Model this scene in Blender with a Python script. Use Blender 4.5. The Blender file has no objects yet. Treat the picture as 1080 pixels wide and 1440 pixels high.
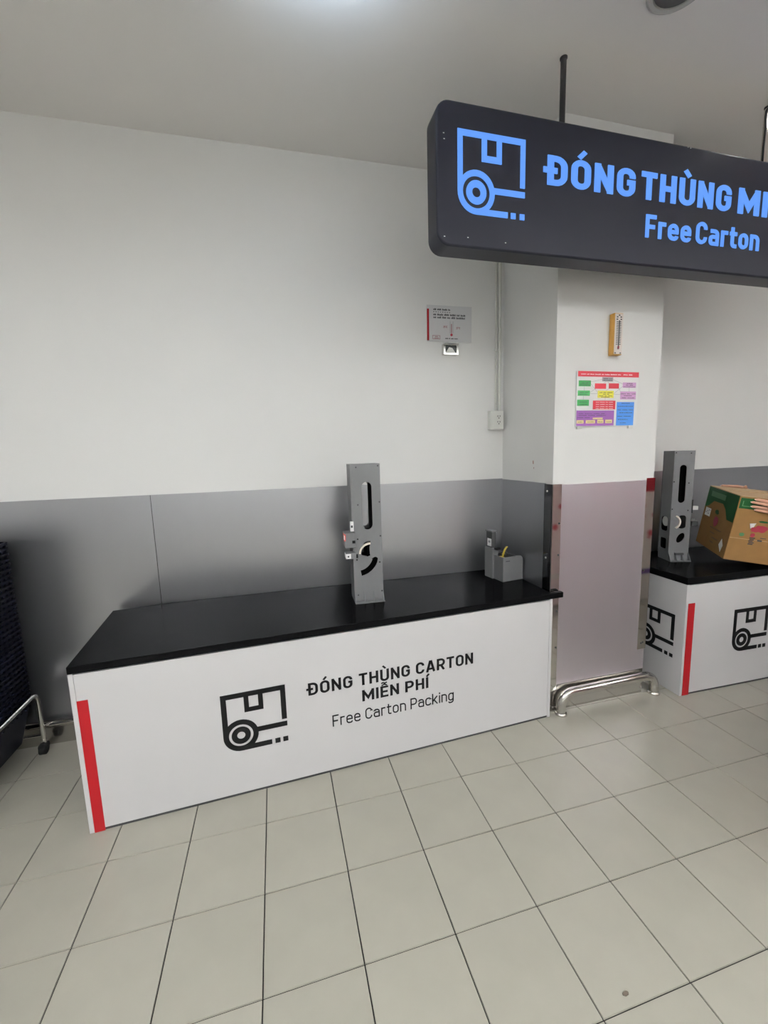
import bpy, bmesh, math, random
from mathutils import Vector, Matrix, Euler
random.seed(7)
S = bpy.context.scene
COL = S.collection

# ------------------------------------------------------------------ camera
cam_d = bpy.data.cameras.new('camera')
cam = bpy.data.objects.new('camera', cam_d)
COL.objects.link(cam)
cam_d.sensor_fit = 'VERTICAL'; cam_d.sensor_height = 36.0
cam_d.lens = 14.627
cam_d.clip_start = 0.05
r_ = Vector((0.96678956, -0.25385615, -0.02958028))
u_ = Vector((0.06332769, 0.12581605, 0.99003026))
f_ = Vector((0.2476036, 0.95902418, -0.13771377))
m = Matrix.Identity(4)
for i in range(3):
    m[i][0] = r_[i]; m[i][1] = u_[i]; m[i][2] = -f_[i]
m[0][3], m[1][3], m[2][3] = 0.12951889, -1.95946235, 1.5409475
cam.matrix_world = m
S.camera = cam

# ------------------------------------------------------------------ world, light, exposure
w = bpy.data.worlds.new('world'); S.world = w; w.use_nodes = True
w.node_tree.nodes['Background'].inputs[0].default_value = (0.8, 0.85, 0.9, 1)
w.node_tree.nodes['Background'].inputs[1].default_value = 0.2
S.view_settings.view_transform = 'Standard'
S.view_settings.look = 'None'
S.view_settings.gamma = 1.0
S.view_settings.use_curve_mapping = False
S.view_settings.exposure = 0.02

def area(name, loc, sx, sy, power, color=(1, 1, 1), rot=(0, 0, 0), spread=math.pi):
    l = bpy.data.lights.new(name, 'AREA'); l.shape = 'RECTANGLE'
    l.size = sx; l.size_y = sy; l.energy = power; l.color = color; l.spread = spread
    o = bpy.data.objects.new(name, l); COL.objects.link(o)
    o.location = loc; o.rotation_euler = rot
    return o

H = 3.17           # ceiling height
# unseen lamps over the aisle; stronger up lamps added as fill for the ceiling
for i, (x, y, p) in enumerate([(-1.7, -2.7, 9), (0.5, -2.9, 12), (2.8, -2.9, 10), (5.1, -2.9, 9), (-1.6, -4.5, 17), (0.9, -4.5, 17), (3.4, -4.5, 14), (5.9, -4.5, 11)]):
    area('unseen_down_light', (x, y, 2.93), 1.5, 0.30, p * 0.62, (0.94, 0.975, 1.0), spread=math.radians(165))
    area('ceiling_fill_light', (x, y, 2.99), 1.5, 0.30, p * 6.3, (0.94, 0.975, 1.0), (math.pi, 0, 0), spread=math.radians(150))
area('unseen_down_light', (-0.75, -1.30, 2.93), 0.9, 0.30, 12.0, (0.94, 0.975, 1.0), spread=math.radians(170))  # unseen lamp added to brighten the pillar's left face
# unseen cool uplight added for the pale glow on the ceiling
area('ceiling_glow_light', (0.37, -0.50, 3.035), 0.30, 0.10, 3.0, (0.60, 0.78, 1.0), (math.pi, 0, 0))

# ------------------------------------------------------------------ materials
def mat(name, col, rough=0.5, metal=0.0, var=0.0, scale=8.0, bump=0.0, emit=0.0, spec=0.5, aniso=0.0, coat=0.0, obj_var=0.0, stretch=(1, 1, 1), rvar=0.0):
    M = bpy.data.materials.new(name); M.use_nodes = True
    nt = M.node_tree; b = nt.nodes['Principled BSDF']
    b.inputs['Base Color'].default_value = (*col, 1)
    b.inputs['Roughness'].default_value = rough
    b.inputs['Metallic'].default_value = metal
    b.inputs['Specular IOR Level'].default_value = spec
    b.inputs['Anisotropic'].default_value = aniso
    b.inputs['Coat Weight'].default_value = coat
    if emit:
        b.inputs['Emission Color'].default_value = (*col, 1)
        b.inputs['Emission Strength'].default_value = emit
        b.inputs['Base Color'].default_value = (col[0] * .1, col[1] * .1, col[2] * .1, 1)
    tc = mp = None
    def coords():
        tc = nt.nodes.new('ShaderNodeTexCoord'); mp = nt.nodes.new('ShaderNodeMapping')
        mp.inputs['Scale'].default_value = stretch
        nt.links.new(tc.outputs['Object'], mp.inputs['Vector'])
        return mp.outputs['Vector']
    v = coords()
    n = nt.nodes.new('ShaderNodeTexNoise'); n.inputs['Scale'].default_value = scale
    n.inputs['Detail'].default_value = 5
    nt.links.new(v, n.inputs['Vector'])
    src = None
    if var or obj_var:
        mr = nt.nodes.new('ShaderNodeMapRange')
        mr.inputs['From Min'].default_value = 0.3; mr.inputs['From Max'].default_value = 0.7
        mr.inputs['To Min'].default_value = 1 - var; mr.inputs['To Max'].default_value = 1 + var
        nt.links.new(n.outputs['Fac'], mr.inputs['Value'])
        src = mr.outputs['Result']
        if obj_var:
            oi = nt.nodes.new('ShaderNodeObjectInfo')
            m2 = nt.nodes.new('ShaderNodeMapRange')
            m2.inputs['To Min'].default_value = 1 - obj_var; m2.inputs['To Max'].default_value = 1 + obj_var
            nt.links.new(oi.outputs['Random'], m2.inputs['Value'])
            mu = nt.nodes.new('ShaderNodeMath'); mu.operation = 'MULTIPLY'
            nt.links.new(src, mu.inputs[0]); nt.links.new(m2.outputs['Result'], mu.inputs[1])
            src = mu.outputs[0]
        hsv = nt.nodes.new('ShaderNodeHueSaturation')
        hsv.inputs['Color'].default_value = (*col, 1)
        nt.links.new(src, hsv.inputs['Value'])
        nt.links.new(hsv.outputs['Color'], b.inputs['Base Color'])
    if rvar:
        mr = nt.nodes.new('ShaderNodeMapRange')
        mr.inputs['To Min'].default_value = max(0, rough - rvar); mr.inputs['To Max'].default_value = rough + rvar
        nt.links.new(n.outputs['Fac'], mr.inputs['Value'])
        nt.links.new(mr.outputs['Result'], b.inputs['Roughness'])
    if bump:
        bp = nt.nodes.new('ShaderNodeBump'); bp.inputs['Strength'].default_value = bump
        bp.inputs['Distance'].default_value = 0.002
        nt.links.new(n.outputs['Fac'], bp.inputs['Height'])
        nt.links.new(bp.outputs['Normal'], b.inputs['Normal'])
    return M

MAT = dict(
    wall=mat('painted_wall', (0.76, 0.755, 0.74), 0.55, var=0.012, scale=2.0, bump=0.03),
    ceil=mat('painted_ceiling', (0.84, 0.82, 0.80), 0.45, var=0.012, scale=1.5),
    tile=mat('floor_tile', (0.298, 0.284, 0.242), 0.30, var=0.035, scale=7, obj_var=0.03, bump=0.02, rvar=0.08),
    grout=mat('grout', (0.007, 0.0065, 0.005), 0.8),
    brushed=mat('brushed_panel', (0.375, 0.38, 0.40), 0.29, 0.92, var=0.008, scale=3, stretch=(3, 3, 0.4)),
    plate=mat('pillar_steel_sheet', (0.72, 0.67, 0.73), 0.34, 0.9, var=0.008, scale=3, stretch=(3, 3, 0.5)),
    chrome=mat('polished_steel', (0.64, 0.62, 0.585), 0.10, 1.0),
    mirror=mat('mirror_steel', (0.80, 0.78, 0.75), 0.06, 1.0),
    white=mat('white_laminate', (0.54, 0.53, 0.535), 0.38, var=0.01, scale=3),
    top=mat('black_worktop', (0.0045, 0.0045, 0.0048), 0.16, var=0.08, scale=30, spec=0.015),
    red=mat('red_vinyl', (0.31, 0.007, 0.011), 0.45, spec=.25),
    black=mat('black_vinyl', (0.005, 0.005, 0.0055), 0.5, spec=.2),
    sign=mat('sign_graphite', (0.012, 0.013, 0.023), 0.42, var=0.06, scale=3, spec=0.28),
    glow=mat('lit_acrylic', (0.13, 0.34, 0.95), 0.6, emit=0.92, spec=0.1),
    rod=mat('black_rod', (0.012, 0.012, 0.014), 0.4),
    grey=mat('grey_powdercoat', (0.125, 0.127, 0.13), 0.45, var=0.03, scale=40),
    greydark=mat('dark_grey_metal', (0.035, 0.036, 0.037), 0.55),
    label=mat('white_label', (0.75, 0.75, 0.74), 0.5),
    redlabel=mat('red_label', (0.55, 0.06, 0.045), 0.5),
    tapecore=mat('tape_cream', (0.78, 0.72, 0.62), 0.45),
    yellow=mat('yellow_tape', (0.55, 0.42, 0.05), 0.45),
    plastic=mat('white_plastic', (0.70, 0.70, 0.66), 0.4),
    conduit=mat('white_conduit', (0.66, 0.66, 0.61), 0.45),
    rubber=mat('black_rubber', (0.007, 0.007, 0.008), 0.6, spec=0.2),
    basket=mat('navy_plastic', (0.003, 0.0038, 0.010), 0.4, spec=.1),
    wood=mat('yellow_wood', (0.56, 0.30, 0.06), 0.5, var=0.15, scale=20, stretch=(4, 4, 0.5)),
    cream=mat('cream_board', (0.72, 0.66, 0.62), 0.5),
    paper=mat('white_print', (0.80, 0.80, 0.79), 0.45),
    signgrey=mat('silver_plate', (0.60, 0.60, 0.61), 0.42, 0.0),
    green=mat('print_green', (0.035, 0.30, 0.07), 0.5),
    pred=mat('print_red', (0.50, 0.012, 0.03), 0.5),
    pgrey=mat('print_grey', (0.30, 0.30, 0.32), 0.5),
    pyel=mat('print_yellow', (0.75, 0.70, 0.06), 0.5),
    ppale=mat('print_pale_yellow', (0.80, 0.68, 0.30), 0.5),
    ppink=mat('print_pink', (0.62, 0.34, 0.60), 0.5),
    ppurple=mat('print_purple', (0.27, 0.09, 0.36), 0.5),
    pblue=mat('print_blue', (0.06, 0.25, 0.70), 0.5),
    ink=mat('print_ink', (0.03, 0.03, 0.035), 0.6),
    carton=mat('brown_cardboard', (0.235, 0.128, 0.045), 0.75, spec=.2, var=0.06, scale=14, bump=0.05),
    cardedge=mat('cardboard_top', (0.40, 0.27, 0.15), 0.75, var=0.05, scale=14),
    cgreen=mat('carton_green', (0.010, 0.075, 0.020), 0.5, spec=.2, var=0.08, scale=10),
    cgreen2=mat('carton_pale_green', (0.05, 0.16, 0.06), 0.45),
    cred=mat('carton_red', (0.27, 0.014, 0.035), 0.5),
    glass=mat('dark_glass', (0.06, 0.07, 0.07), 0.1, var=0.0),
    skin=mat('skin', (0.56, 0.30, 0.20), 0.5, var=0.06, scale=25),
    nail=mat('nail', (0.66, 0.42, 0.34), 0.35),
    lips=mat('lips', (0.42, 0.16, 0.13), 0.5),
    hair=mat('hair_black', (0.012, 0.010, 0.009), 0.5, var=0.2, scale=60),
    shirt=mat('red_shirt', (0.35, 0.02, 0.03), 0.8, var=0.06, scale=30),
    trousers=mat('dark_trousers', (0.02, 0.022, 0.03), 0.8, var=0.08, scale=30),
    dull=mat('downlight_grey', (0.09, 0.09, 0.09), 0.6),
    trim=mat('downlight_ring', (0.40, 0.40, 0.39), 0.45),
    lamp=mat('lamp_diffuser', (1.0, 0.98, 0.94), 0.4, emit=6.0),
    dirt=mat('dirt', (0.10, 0.08, 0.06), 0.9),
    chip=mat('bare_plaster', (0.42, 0.25, 0.22), 0.9),
    base=mat('skirting_steel', (0.55, 0.53, 0.50), 0.16, 0.95, rvar=0.04, scale=9),
    cavity=mat('cavity_shade_black', (0.004, 0.004, 0.004), 0.9, spec=0.03),
    wallgrey=mat('dimmed_unseen_wall', (0.22, 0.215, 0.22), 0.6, var=.02, scale=2),
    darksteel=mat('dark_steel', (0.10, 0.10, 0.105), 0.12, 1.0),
    purple=mat('display_purple', (0.12, 0.05, 0.28), 0.5),
    pinkish=mat('display_pink', (0.80, 0.63, 0.62), 0.5),
)

# ------------------------------------------------------------------ mesh builder
class MB:
    def __init__(s): s.v = []; s.f = []; s.fm = []; s.k = 0
    def add(s, vs, fs):
        o = len(s.v); s.v += [tuple(v) for v in vs]
        s.f += [[i + o for i in f] for f in fs]; s.fm += [s.k] * len(fs)
    def box(s, lo, hi):
        x0, y0, z0 = lo; x1, y1, z1 = hi
        s.add([(x0, y0, z0), (x1, y0, z0), (x1, y1, z0), (x0, y1, z0), (x0, y0, z1), (x1, y0, z1), (x1, y1, z1), (x0, y1, z1)],
              [(0, 3, 2, 1), (4, 5, 6, 7), (0, 1, 5, 4), (1, 2, 6, 5), (2, 3, 7, 6), (3, 0, 4, 7)])
        return s
    def hexa(s, b, t):           # bottom quad (ccw from above), top quad
        s.add(list(b) + list(t), [(0, 3, 2, 1), (4, 5, 6, 7), (0, 1, 5, 4), (1, 2, 6, 5), (2, 3, 7, 6), (3, 0, 4, 7)]); return s
    def prism(s, poly, z0, z1):  # poly in XY, ccw
        n = len(poly)
        s.add([(x, y, z0) for x, y in poly] + [(x, y, z1) for x, y in poly],
              [list(range(n))[::-1], list(range(n, 2 * n))] + [(i, (i + 1) % n, n + (i + 1) % n, n + i) for i in range(n)])
        return s
    def fprism(s, poly, y0, y1): # poly in XZ ccw as seen from -Y, front at y0
        n = len(poly)
        s.add([(x, y0, z) for x, z in poly] + [(x, y1, z) for x, z in poly],
              [list(range(n)), list(range(n, 2 * n))[::-1]] + [((i + 1) % n, i, n + i, n + (i + 1) % n) for i in range(n)])
        return s
    def tube(s, path, r, seg=12, closed=False, rs=None):
        P = [Vector(p) for p in path]; n = len(P); rings = []
        up = Vector((0, 0, 1)); prev = None
        for i in range(n):
            if closed: t = P[(i + 1) % n] - P[i - 1]
            else: t = P[min(i + 1, n - 1)] - P[max(i - 1, 0)]
            t.normalize()
            if prev is None:
                a = up if abs(t.z) < .9 else Vector((1, 0, 0))
                x = t.cross(a).normalized()
            else:
                x = (prev - t * prev.dot(t)).normalized()
            prev = x; y = t.cross(x)
            rr = rs[i] if rs else r
            rings.append([P[i] + (x * math.cos(2 * math.pi * k / seg) + y * math.sin(2 * math.pi * k / seg)) * rr for k in range(seg)])
        vs = [v for R in rings for v in R]; fs = []
        for i in range(n if closed else n - 1):
            j = (i + 1) % n
            for k in range(seg):
                k2 = (k + 1) % seg
                fs.append((i * seg + k, i * seg + k2, j * seg + k2, j * seg + k))
        if not closed:
            fs += [list(range(seg))[::-1], [(n - 1) * seg + k for k in range(seg)]]
        s.add(vs, fs); return s
    def lathe(s, prof, seg=20, c=(0, 0, 0)):  # profile (r,z)
        vs = []; fs = []; n = len(prof)
        for r, z in prof:
            for k in range(seg):
                a = 2 * math.pi * k / seg
                vs.append((c[0] + r * math.cos(a), c[1] + r * math.sin(a), c[2] + z))
        for i in range(n - 1):
            for k in range(seg):
                k2 = (k + 1) % seg
                fs.append((i * seg + k, i * seg + k2, (i + 1) * seg + k2, (i + 1) * seg + k))
        fs += [list(range(seg))[::-1], [(n - 1) * seg + k for k in range(seg)]]
        s.add(vs, fs); return s
    def ribbon(s, pts, wd, y0, y1, closed=False):  # stroke in XZ plane, extruded y0 (front) .. y1
        P = [Vector((p[0], p[1])) for p in pts]; n = len(P); L = []; R = []
        for i in range(n):
            if closed or 0 < i < n - 1:
                a = (P[i] - P[i - 1]).normalized(); b = (P[(i + 1) % n] - P[i]).normalized()
            elif i == 0: a = b = (P[1] - P[0]).normalized()
            else: a = b = (P[-1] - P[-2]).normalized()
            t = (a + b)
            t = t.normalized() if t.length > 1e-6 else a
            nn = Vector((-t.y, t.x)); c = max(.35, nn.dot(Vector((-a.y, a.x))))
            L.append(P[i] + nn * (wd / 2 / c)); R.append(P[i] - nn * (wd / 2 / c))
        vs = [(p.x, y0, p.y) for p in L] + [(p.x, y0, p.y) for p in R] + [(p.x, y1, p.y) for p in L] + [(p.x, y1, p.y) for p in R]
        fs = []
        for i in range(n if closed else n - 1):
            j = (i + 1) % n
            fs += [(i, n + i, n + j, j), (2 * n + i, 2 * n + j, 3 * n + j, 3 * n + i), (i, j, 2 * n + j, 2 * n + i), (n + j, n + i, 3 * n + i, 3 * n + j)]
        if not closed:
            fs += [(0, 2 * n, 3 * n, n), (n - 1, 2 * n - 1, 4 * n - 1, 3 * n - 1)]
        s.add(vs, fs); return s
    def mesh(s, name, mats):
        me = bpy.data.meshes.new(name); me.from_pydata(s.v, [], s.f)
        for M in (mats if isinstance(mats, (list, tuple)) else [mats]): me.materials.append(M)
        if any(s.fm): me.polygons.foreach_set('material_index', s.fm)
        return me
    def build(s, name, mats, parent=None, bevel=0, smooth=False, loc=None, rot=None, segs=2):
        return link(name, s.mesh(name, mats), parent, bevel, smooth, loc, rot, segs)

def link(name, me, parent=None, bevel=0, smooth=False, loc=None, rot=None, segs=2, fixn=True):
    if fixn:
        bm = bmesh.new(); bm.from_mesh(me); bmesh.ops.recalc_face_normals(bm, faces=bm.faces); bm.to_mesh(me); bm.free()
    if smooth:
        me.polygons.foreach_set('use_smooth', [True] * len(me.polygons))
    o = bpy.data.objects.new(name, me); COL.objects.link(o)
    if parent: o.parent = parent
    if loc: o.location = loc
    if rot: o.rotation_euler = rot
    if bevel:
        b = o.modifiers.new('bevel', 'BEVEL'); b.width = bevel; b.segments = segs; b.limit_method = 'ANGLE'; b.angle_limit = math.radians(40)
    if smooth:
        try: me.set_sharp_from_angle(angle=math.radians(40))
        except Exception: pass
    return o

def tag(o, label=None, cat=None, group=None, kind=None):
    if label: o['label'] = label
    if cat: o['category'] = cat
    if group: o['group'] = group
    if kind: o['kind'] = kind
    return o
def empty(name, loc=(0, 0, 0), rz=0.0, label=None, cat=None, group=None):
    o = bpy.data.objects.new(name, None); COL.objects.link(o); o.empty_display_size = .1
    o.location = loc; o.rotation_euler = (0, 0, rz)
    return tag(o, label, cat, group)
def arc(cx, cz, r, a0, a1, n=10):
    return [(cx + r * math.cos(math.radians(a0 + (a1 - a0) * i / n)), cz + r * math.sin(math.radians(a0 + (a1 - a0) * i / n))) for i in range(n + 1)]
def rrect(x0, z0, x1, z1, r, n=5):
    return arc(x1 - r, z0 + r, r, -90, 0, n) + arc(x1 - r, z1 - r, r, 0, 90, n) + arc(x0 + r, z1 - r, r, 90, 180, n) + arc(x0 + r, z0 + r, r, 180, 270, n)
def rpath(pts, closed=False, n=5):
    out = []; N = len(pts)
    for i, p in enumerate(pts):
        r = p[2] if len(p) > 2 else 0
        if r <= 0 or (not closed and i in (0, N - 1)):
            out.append((p[0], p[1])); continue
        P = Vector(p[:2]); A = Vector(pts[i - 1][:2]); B = Vector(pts[(i + 1) % N][:2])
        a = (A - P); b = (B - P); la, lb = a.length, b.length; a.normalize(); b.normalize()
        ang = a.angle(b); d = min(r / math.tan(ang / 2), la * .499 if len(pts[i - 1]) > 2 and pts[i - 1][2] else la, lb * .499 if len(pts[(i + 1) % N]) > 2 and pts[(i + 1) % N][2] else lb)
        rr = d * math.tan(ang / 2)
        c = P + (a + b).normalized() * (rr / math.sin(ang / 2))
        p0 = P + a * d; p1 = P + b * d
        a0 = math.atan2(*(p0 - c).yx); a1 = math.atan2(*(p1 - c).yx)
        da = (a1 - a0 + math.pi) % (2 * math.pi) - math.pi
        for k in range(n + 1):
            t = a0 + da * k / n
            out.append((c.x + rr * math.cos(t), c.y + rr * math.sin(t)))
    return out
def plate_mesh(name, outline, holes, y0, y1, mats):  # outline in XZ with holes, real openings
    cu = bpy.data.curves.new(name, 'CURVE'); cu.dimensions = '2D'; cu.fill_mode = 'BOTH'
    cu.extrude = (y1 - y0) / 2
    for pl in [outline] + holes:
        sp = cu.splines.new('POLY'); sp.points.add(len(pl) - 1); sp.use_cyclic_u = True
        for p, q in zip(sp.points, pl): p.co = (q[0], q[1], 0, 1)
    o = bpy.data.objects.new(name, cu)
    me = bpy.data.meshes.new_from_object(o); bpy.data.objects.remove(o); bpy.data.curves.remove(cu)
    me.transform(Matrix(((1, 0, 0, 0), (0, 0, -1, (y0 + y1) / 2), (0, 1, 0, 0), (0, 0, 0, 1))))
    me.materials.clear(); me.materials.append(mats)
    bm = bmesh.new(); bm.from_mesh(me); bmesh.ops.remove_doubles(bm, verts=bm.verts, dist=1e-5)
    bm.to_mesh(me); bm.free()
    return me

# ------------------------------------------------------------------ lettering (own stroke alphabet)
def glyph(ch, s):
    h = s / 2; r = .25
    def box(W, x=.74, *_): return W
    T, B = 1 - h, h
    G = {}
    xh = .74; X = xh - h
    W = .60; L, R = h, W - h
    if ch in 'ĐD':
        st = [([(L, B), (R, B, r), (R, T, r), (L, T)], True)]
        if ch == 'Đ': st.append(([(-.12, .5), (.30, .5)], False))
        return W, st
    if ch in 'OÓ':
        st = [([(L, B, r), (R, B, r), (R, T, r), (L, T, r)], True)]
        if ch == 'Ó': st.append(([(W / 2 - .07, 1.07), (W / 2 + .11, 1.30)], False, s * .8))
        return W, st
    if ch == 'G': return W, [([(R, T - .24), (R, T, r), (L, T, r), (L, B, r), (R, B, r), (R, .5), (W * .55, .5)], False)]
    if ch == 'C': return W, [([(R, T - .24), (R, T, r), (L, T, r), (L, B, r), (R, B, r), (R, B + .24)], False)]
    if ch == 'N': return W, [([(L, 0), (L, 1)], False), ([(R, 0), (R, 1)], False), ([(L, 1 - h * .8), (R, h * .8)], False)]
    if ch == 'T': W = .56; return W, [([(0, T), (W, T)], False), ([(W / 2, 0), (W / 2, 1)], False)]
    if ch == 'H': return W, [([(L, 0), (L, 1)], False), ([(R, 0), (R, 1)], False), ([(L, .5), (R, .5)], False)]
    if ch in 'UÙ':
        st = [([(L, 1), (L, B, r), (R, B, r), (R, 1)], False)]
        if ch == 'Ù': st.append(([(W / 2 + .07, 1.07), (W / 2 - .11, 1.30)], False, s * .8))
        return W, st
    if ch == 'A': W = .66; return W, [([(h * .9, 0), (W / 2 - h * .25, 1)], False), ([(W - h * .9, 0), (W / 2 + h * .25, 1)], False), ([(W * .22, .27), (W * .78, .27)], False)]
    if ch in 'PR':
        st = [([(L, 0), (L, T), (R, T, .22), (R, .42, .22), (L, .42)], False)]
        if ch == 'R': st.append(([(W * .52, .42), (R, 0)], False))
        return W, st
    if ch == 'M': W = .78; R = W - h; return W, [([(L, 0), (L, 1)], False), ([(R, 0), (R, 1)], False), ([(L, 1 - h), (W / 2, .28), (R, 1 - h)], False)]
    if ch in 'IÍ':
        st = [([(h, 0), (h, 1)], False)]
        if ch == 'Í': st.append(([(h - .04, 1.07), (h + .14, 1.30)], False, s * .8))
        return s, st
    if ch in 'EỄ':
        W = .52; st = [([(W, T), (L, T), (L, B), (W, B)], False), ([(L, .5), (W - .04, .5)], False)]
        if ch == 'Ễ':
            k = s * .6
            st += [([(.08, 1.06), (W / 2, 1.17), (W - .08, 1.06)], False, k), ([(.06, 1.26), (.17, 1.32), (.32, 1.26), (.44, 1.32)], False, k)]
        return W, st
    if ch == 'F': W = .52; return W, [([(W, T), (L, T), (L, 0)], False), ([(L, .48), (W - .06, .48)], False)]
    W = .54; R = W - h; q = .20
    if ch == 'r': W = .38; return W, [([(L, 0), (L, xh)], False), ([(L, X - .16), (L, X, .13), (W, X)], False)]
    if ch == 'e': return W, [([(L, .38), (R, .38), (R, X, q), (L, X, q), (L, B, q), (R, B, q), (R, B + .12)], False)]
    if ch == 'a' and s > .14: return W, [([(L - .01, X), (R, X, .16), (R, 0)], False), ([(R, .40), (L, .40, .10), (L, B, .10), (R, B)], False)]
    if ch == 'a': return W, [([(L + .02, X - .12), (L + .02, X, .14), (R, X, q), (R, 0)], False), ([(R, .44), (L, .44, .15), (L, B, .15), (R, B)], False)]
    if ch == 't': W = .40; return W, [([(.15, .95), (.15, B, .13), (W, B)], False), ([(0, X), (W, X)], False)]
    if ch == 'o': return W, [([(L, B, q), (R, B, q), (R, X, q), (L, X, q)], True)]
    if ch == 'n': return W, [([(L, 0), (L, xh)], False), ([(L, X), (R, X, q), (R, 0)], False)]
    if ch == 'c': return W - .02, [([(R, X - .14), (R, X, q), (L, X, q), (L, B, q), (R, B, q), (R, B + .14)], False)]
    if ch == 'k': return W, [([(L, 0), (L, 1)], False), ([(L, .27), (R, xh)], False), ([(L + .15, .40), (R + .02, 0)], False)]
    if ch == 'i': return s, [([(h, 0), (h, xh)], False), ([(h, .86), (h, 1)], False)]
    if ch == 'g': return W, [([(L, B, q), (R, B, q), (R, X, q), (L, X, q)], True), ([(R, xh), (R, -.24 + h, q), (L, -.24 + h, q), (L, -.08)], False)]
    if ch == '2': W = .5; R = W - h; return W, [([(L, .72), (L, T, .2), (R, T, .2), (R, .55, .1), (L, .05), (L, B), (W, B)], False)]
    if ch == '5': W = .5; R = W - h; return W, [([(R, T), (L, T), (L, .55), (R, .55, .2), (R, B, .2), (L, B)], False)]
    if ch == '7': W = .5; R = W - h; return W, [([(0, T), (R, T), (W * .35, 0)], False)]
    if ch == '°': return .22, [([(.05, .78, .06), (.18, .78, .06), (.18, .95, .06), (.05, .95, .06)], True, s * .6)]
    return .28, []
def text_width(txt, s, gap=.13):
    return sum((glyph(c, s)[0] + gap) if c != ' ' else .30 for c in txt) - gap
def letters(txt, x0, z0, hgt, s, y0, y1, width=None, gap=.13):
    """list of (char, MB): each glyph as raised strokes"""
    kx = (width / text_width(txt, s, gap)) if width else hgt
    out = []; x = 0
    for c in txt:
        if c == ' ': x += .30; continue
        W, st = glyph(c, s); mb = MB(); j = 0
        for k in st:
            pts = rpath(k[0], k[1]); sw = k[2] if len(k) > 2 else s
            # tiny depth offset so crossing strokes never share a plane
            mb.ribbon([((x + p[0]), p[1]) for p in pts], sw, y0 - j * 4e-5, y1, k[1]); j += 1
        mb.v = [(x0 + v[0] * kx, v[1], z0 + v[2] * hgt) for v in mb.v]
        out.append((c, mb)); x += W + gap
    return out
def lettering(name, txt, x0, z0, hgt, s, y0, y1, M, parent, width=None, gap=.13):
    for c, g in letters(txt, x0, z0, hgt, s, y0, y1, width, gap): g.build(name, M, parent)
def carton_icon(mb, x, z, k, y0, y1, st=.083):
    def rb(pts, w=st, closed=False, dy=0): mb.ribbon([(x + p[0] * k, z + p[1] * k) for p in pts], w * k, y0 - dy, y1, closed)
    h = st / 2
    rb([(h, .27), (h, 1 - h), (1 - h, 1 - h), (1 - h, .40)])
    rb([(.385, 1 - h), (.385, .69), (.605, .69), (.605, 1 - h)], .075, dy=1e-4)
    rb(arc(.27, .27, .27 - h, 0, 360, 36)[:-1], st, True, dy=2e-4)
    rb(arc(.27, .27, .105, 0, 360, 28)[:-1], .085, True)
    rb([(.50, .315), (1.0, .315)], st, dy=1e-4)
    rb([(.27, h), (.74, h)], st, dy=1e-4)
    rb([(.79, h), (.79 + st, h)]); rb([(1 - st, h), (1.0, h)])
    return mb
def ticks(mb, x0, x1, z, hgt, y0, y1, words=(5, 3, 6, 4), seed=1):
    """a line of print too small to read: groups of short upright marks"""
    rnd = random.Random(seed); n = sum(words) + len(words) - 1; p = (x1 - x0) / n; x = x0
    for wi in words:
        for k in range(wi):
            hh = hgt * rnd.uniform(.65, 1)
            mb.box((x + .1 * p, y0, z), (x + .85 * p, y1, z + hh)); x += p
        x += p
    return mb

# ================================================================== THE SETTING
WY, WK = 0.561, -0.01453          # back wall: y = WY + WK*x
wy = lambda x: WY + WK * x
X0, X1, Y0 = -4.0, 7.5, -5.5
wrot = math.atan(WK)

# floor: slab, then every tile
fl = MB().box((X0, Y0, -.12), (X1, 0.72, -.004)).build('floor', MAT['grout'])
tag(fl, kind='structure')
T = 0.3; gp = .0016
tile_me = {}
tb = MB()
tb.hexa([(-T/2+gp, -T/2+gp, -.004), (T/2-gp, -T/2+gp, -.004), (T/2-gp, T/2-gp, -.004), (-T/2+gp, T/2-gp, -.004)],
        [(-T/2+gp+.001, -T/2+gp+.001, 0), (T/2-gp-.001, -T/2+gp+.001, 0), (T/2-gp-.001, T/2-gp-.001, 0), (-T/2+gp+.001, T/2-gp-.001, 0)])
tm = tb.mesh('floor_tile', MAT['tile'])
cells = []
inv = cam.matrix_world.inverted()
for i in range(int(X0 / T), int(X1 / T)):
    for j in range(int(Y0 / T), 2):
        c = Vector(((i + .5) * T, (j + .5) * T, 0)); p = inv @ c
        z = -p.z; inside = 0
        if z > .1:
            ux, uy = p.x / z * 585 / 540, p.y / z * 585 / 720
            inside = 1 if abs(ux) < 1.25 and abs(uy) < 1.25 else 0
        cells.append((0 if inside else 1, (c - cam.location).length, c))
cells.sort(key=lambda q: (q[0], q[1]))
rest = MB()
for n, (a, d, c) in enumerate(cells):
    if n < 290:
        o = bpy.data.objects.new('floor_tile', tm); COL.objects.link(o); o.parent = fl
        o.location = (c.x, c.y, random.uniform(-.0003, .0003))
    else:
        rest.add([(v[0] + c.x, v[1] + c.y, v[2]) for v in tb.v], tb.f)
tag(rest.build('outer_tiles', MAT['tile'], fl), kind='stuff')

tag(MB().box((X0, Y0, H), (X1, .72, H + .1)).build('ceiling', MAT['ceil']), kind='structure')
wb = MB(); wb.hexa([(X0, wy(X0), 0), (X1, wy(X1), 0), (X1, .75, 0), (X0, .75, 0)], [(X0, wy(X0), H), (X1, wy(X1), H), (X1, .75, H), (X0, .75, H)])
wall = tag(wb.build('wall_back', MAT['wall']), kind='structure')
tag(MB().box((X0 - .1, Y0, 0), (X0, .75, H)).build('wall_left', MAT['wall']), kind='structure')
tag(MB().box((X1, Y0, 0), (X1 + .1, .75, H)).build('wall_right', MAT['wallgrey']), kind='structure')  # unseen wall, made dim grey to darken steel reflections and the right side
tag(MB().box((X0, Y0 - .1, 0), (X1, Y0, H)).build('wall_front', MAT['wall']), kind='structure')

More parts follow.
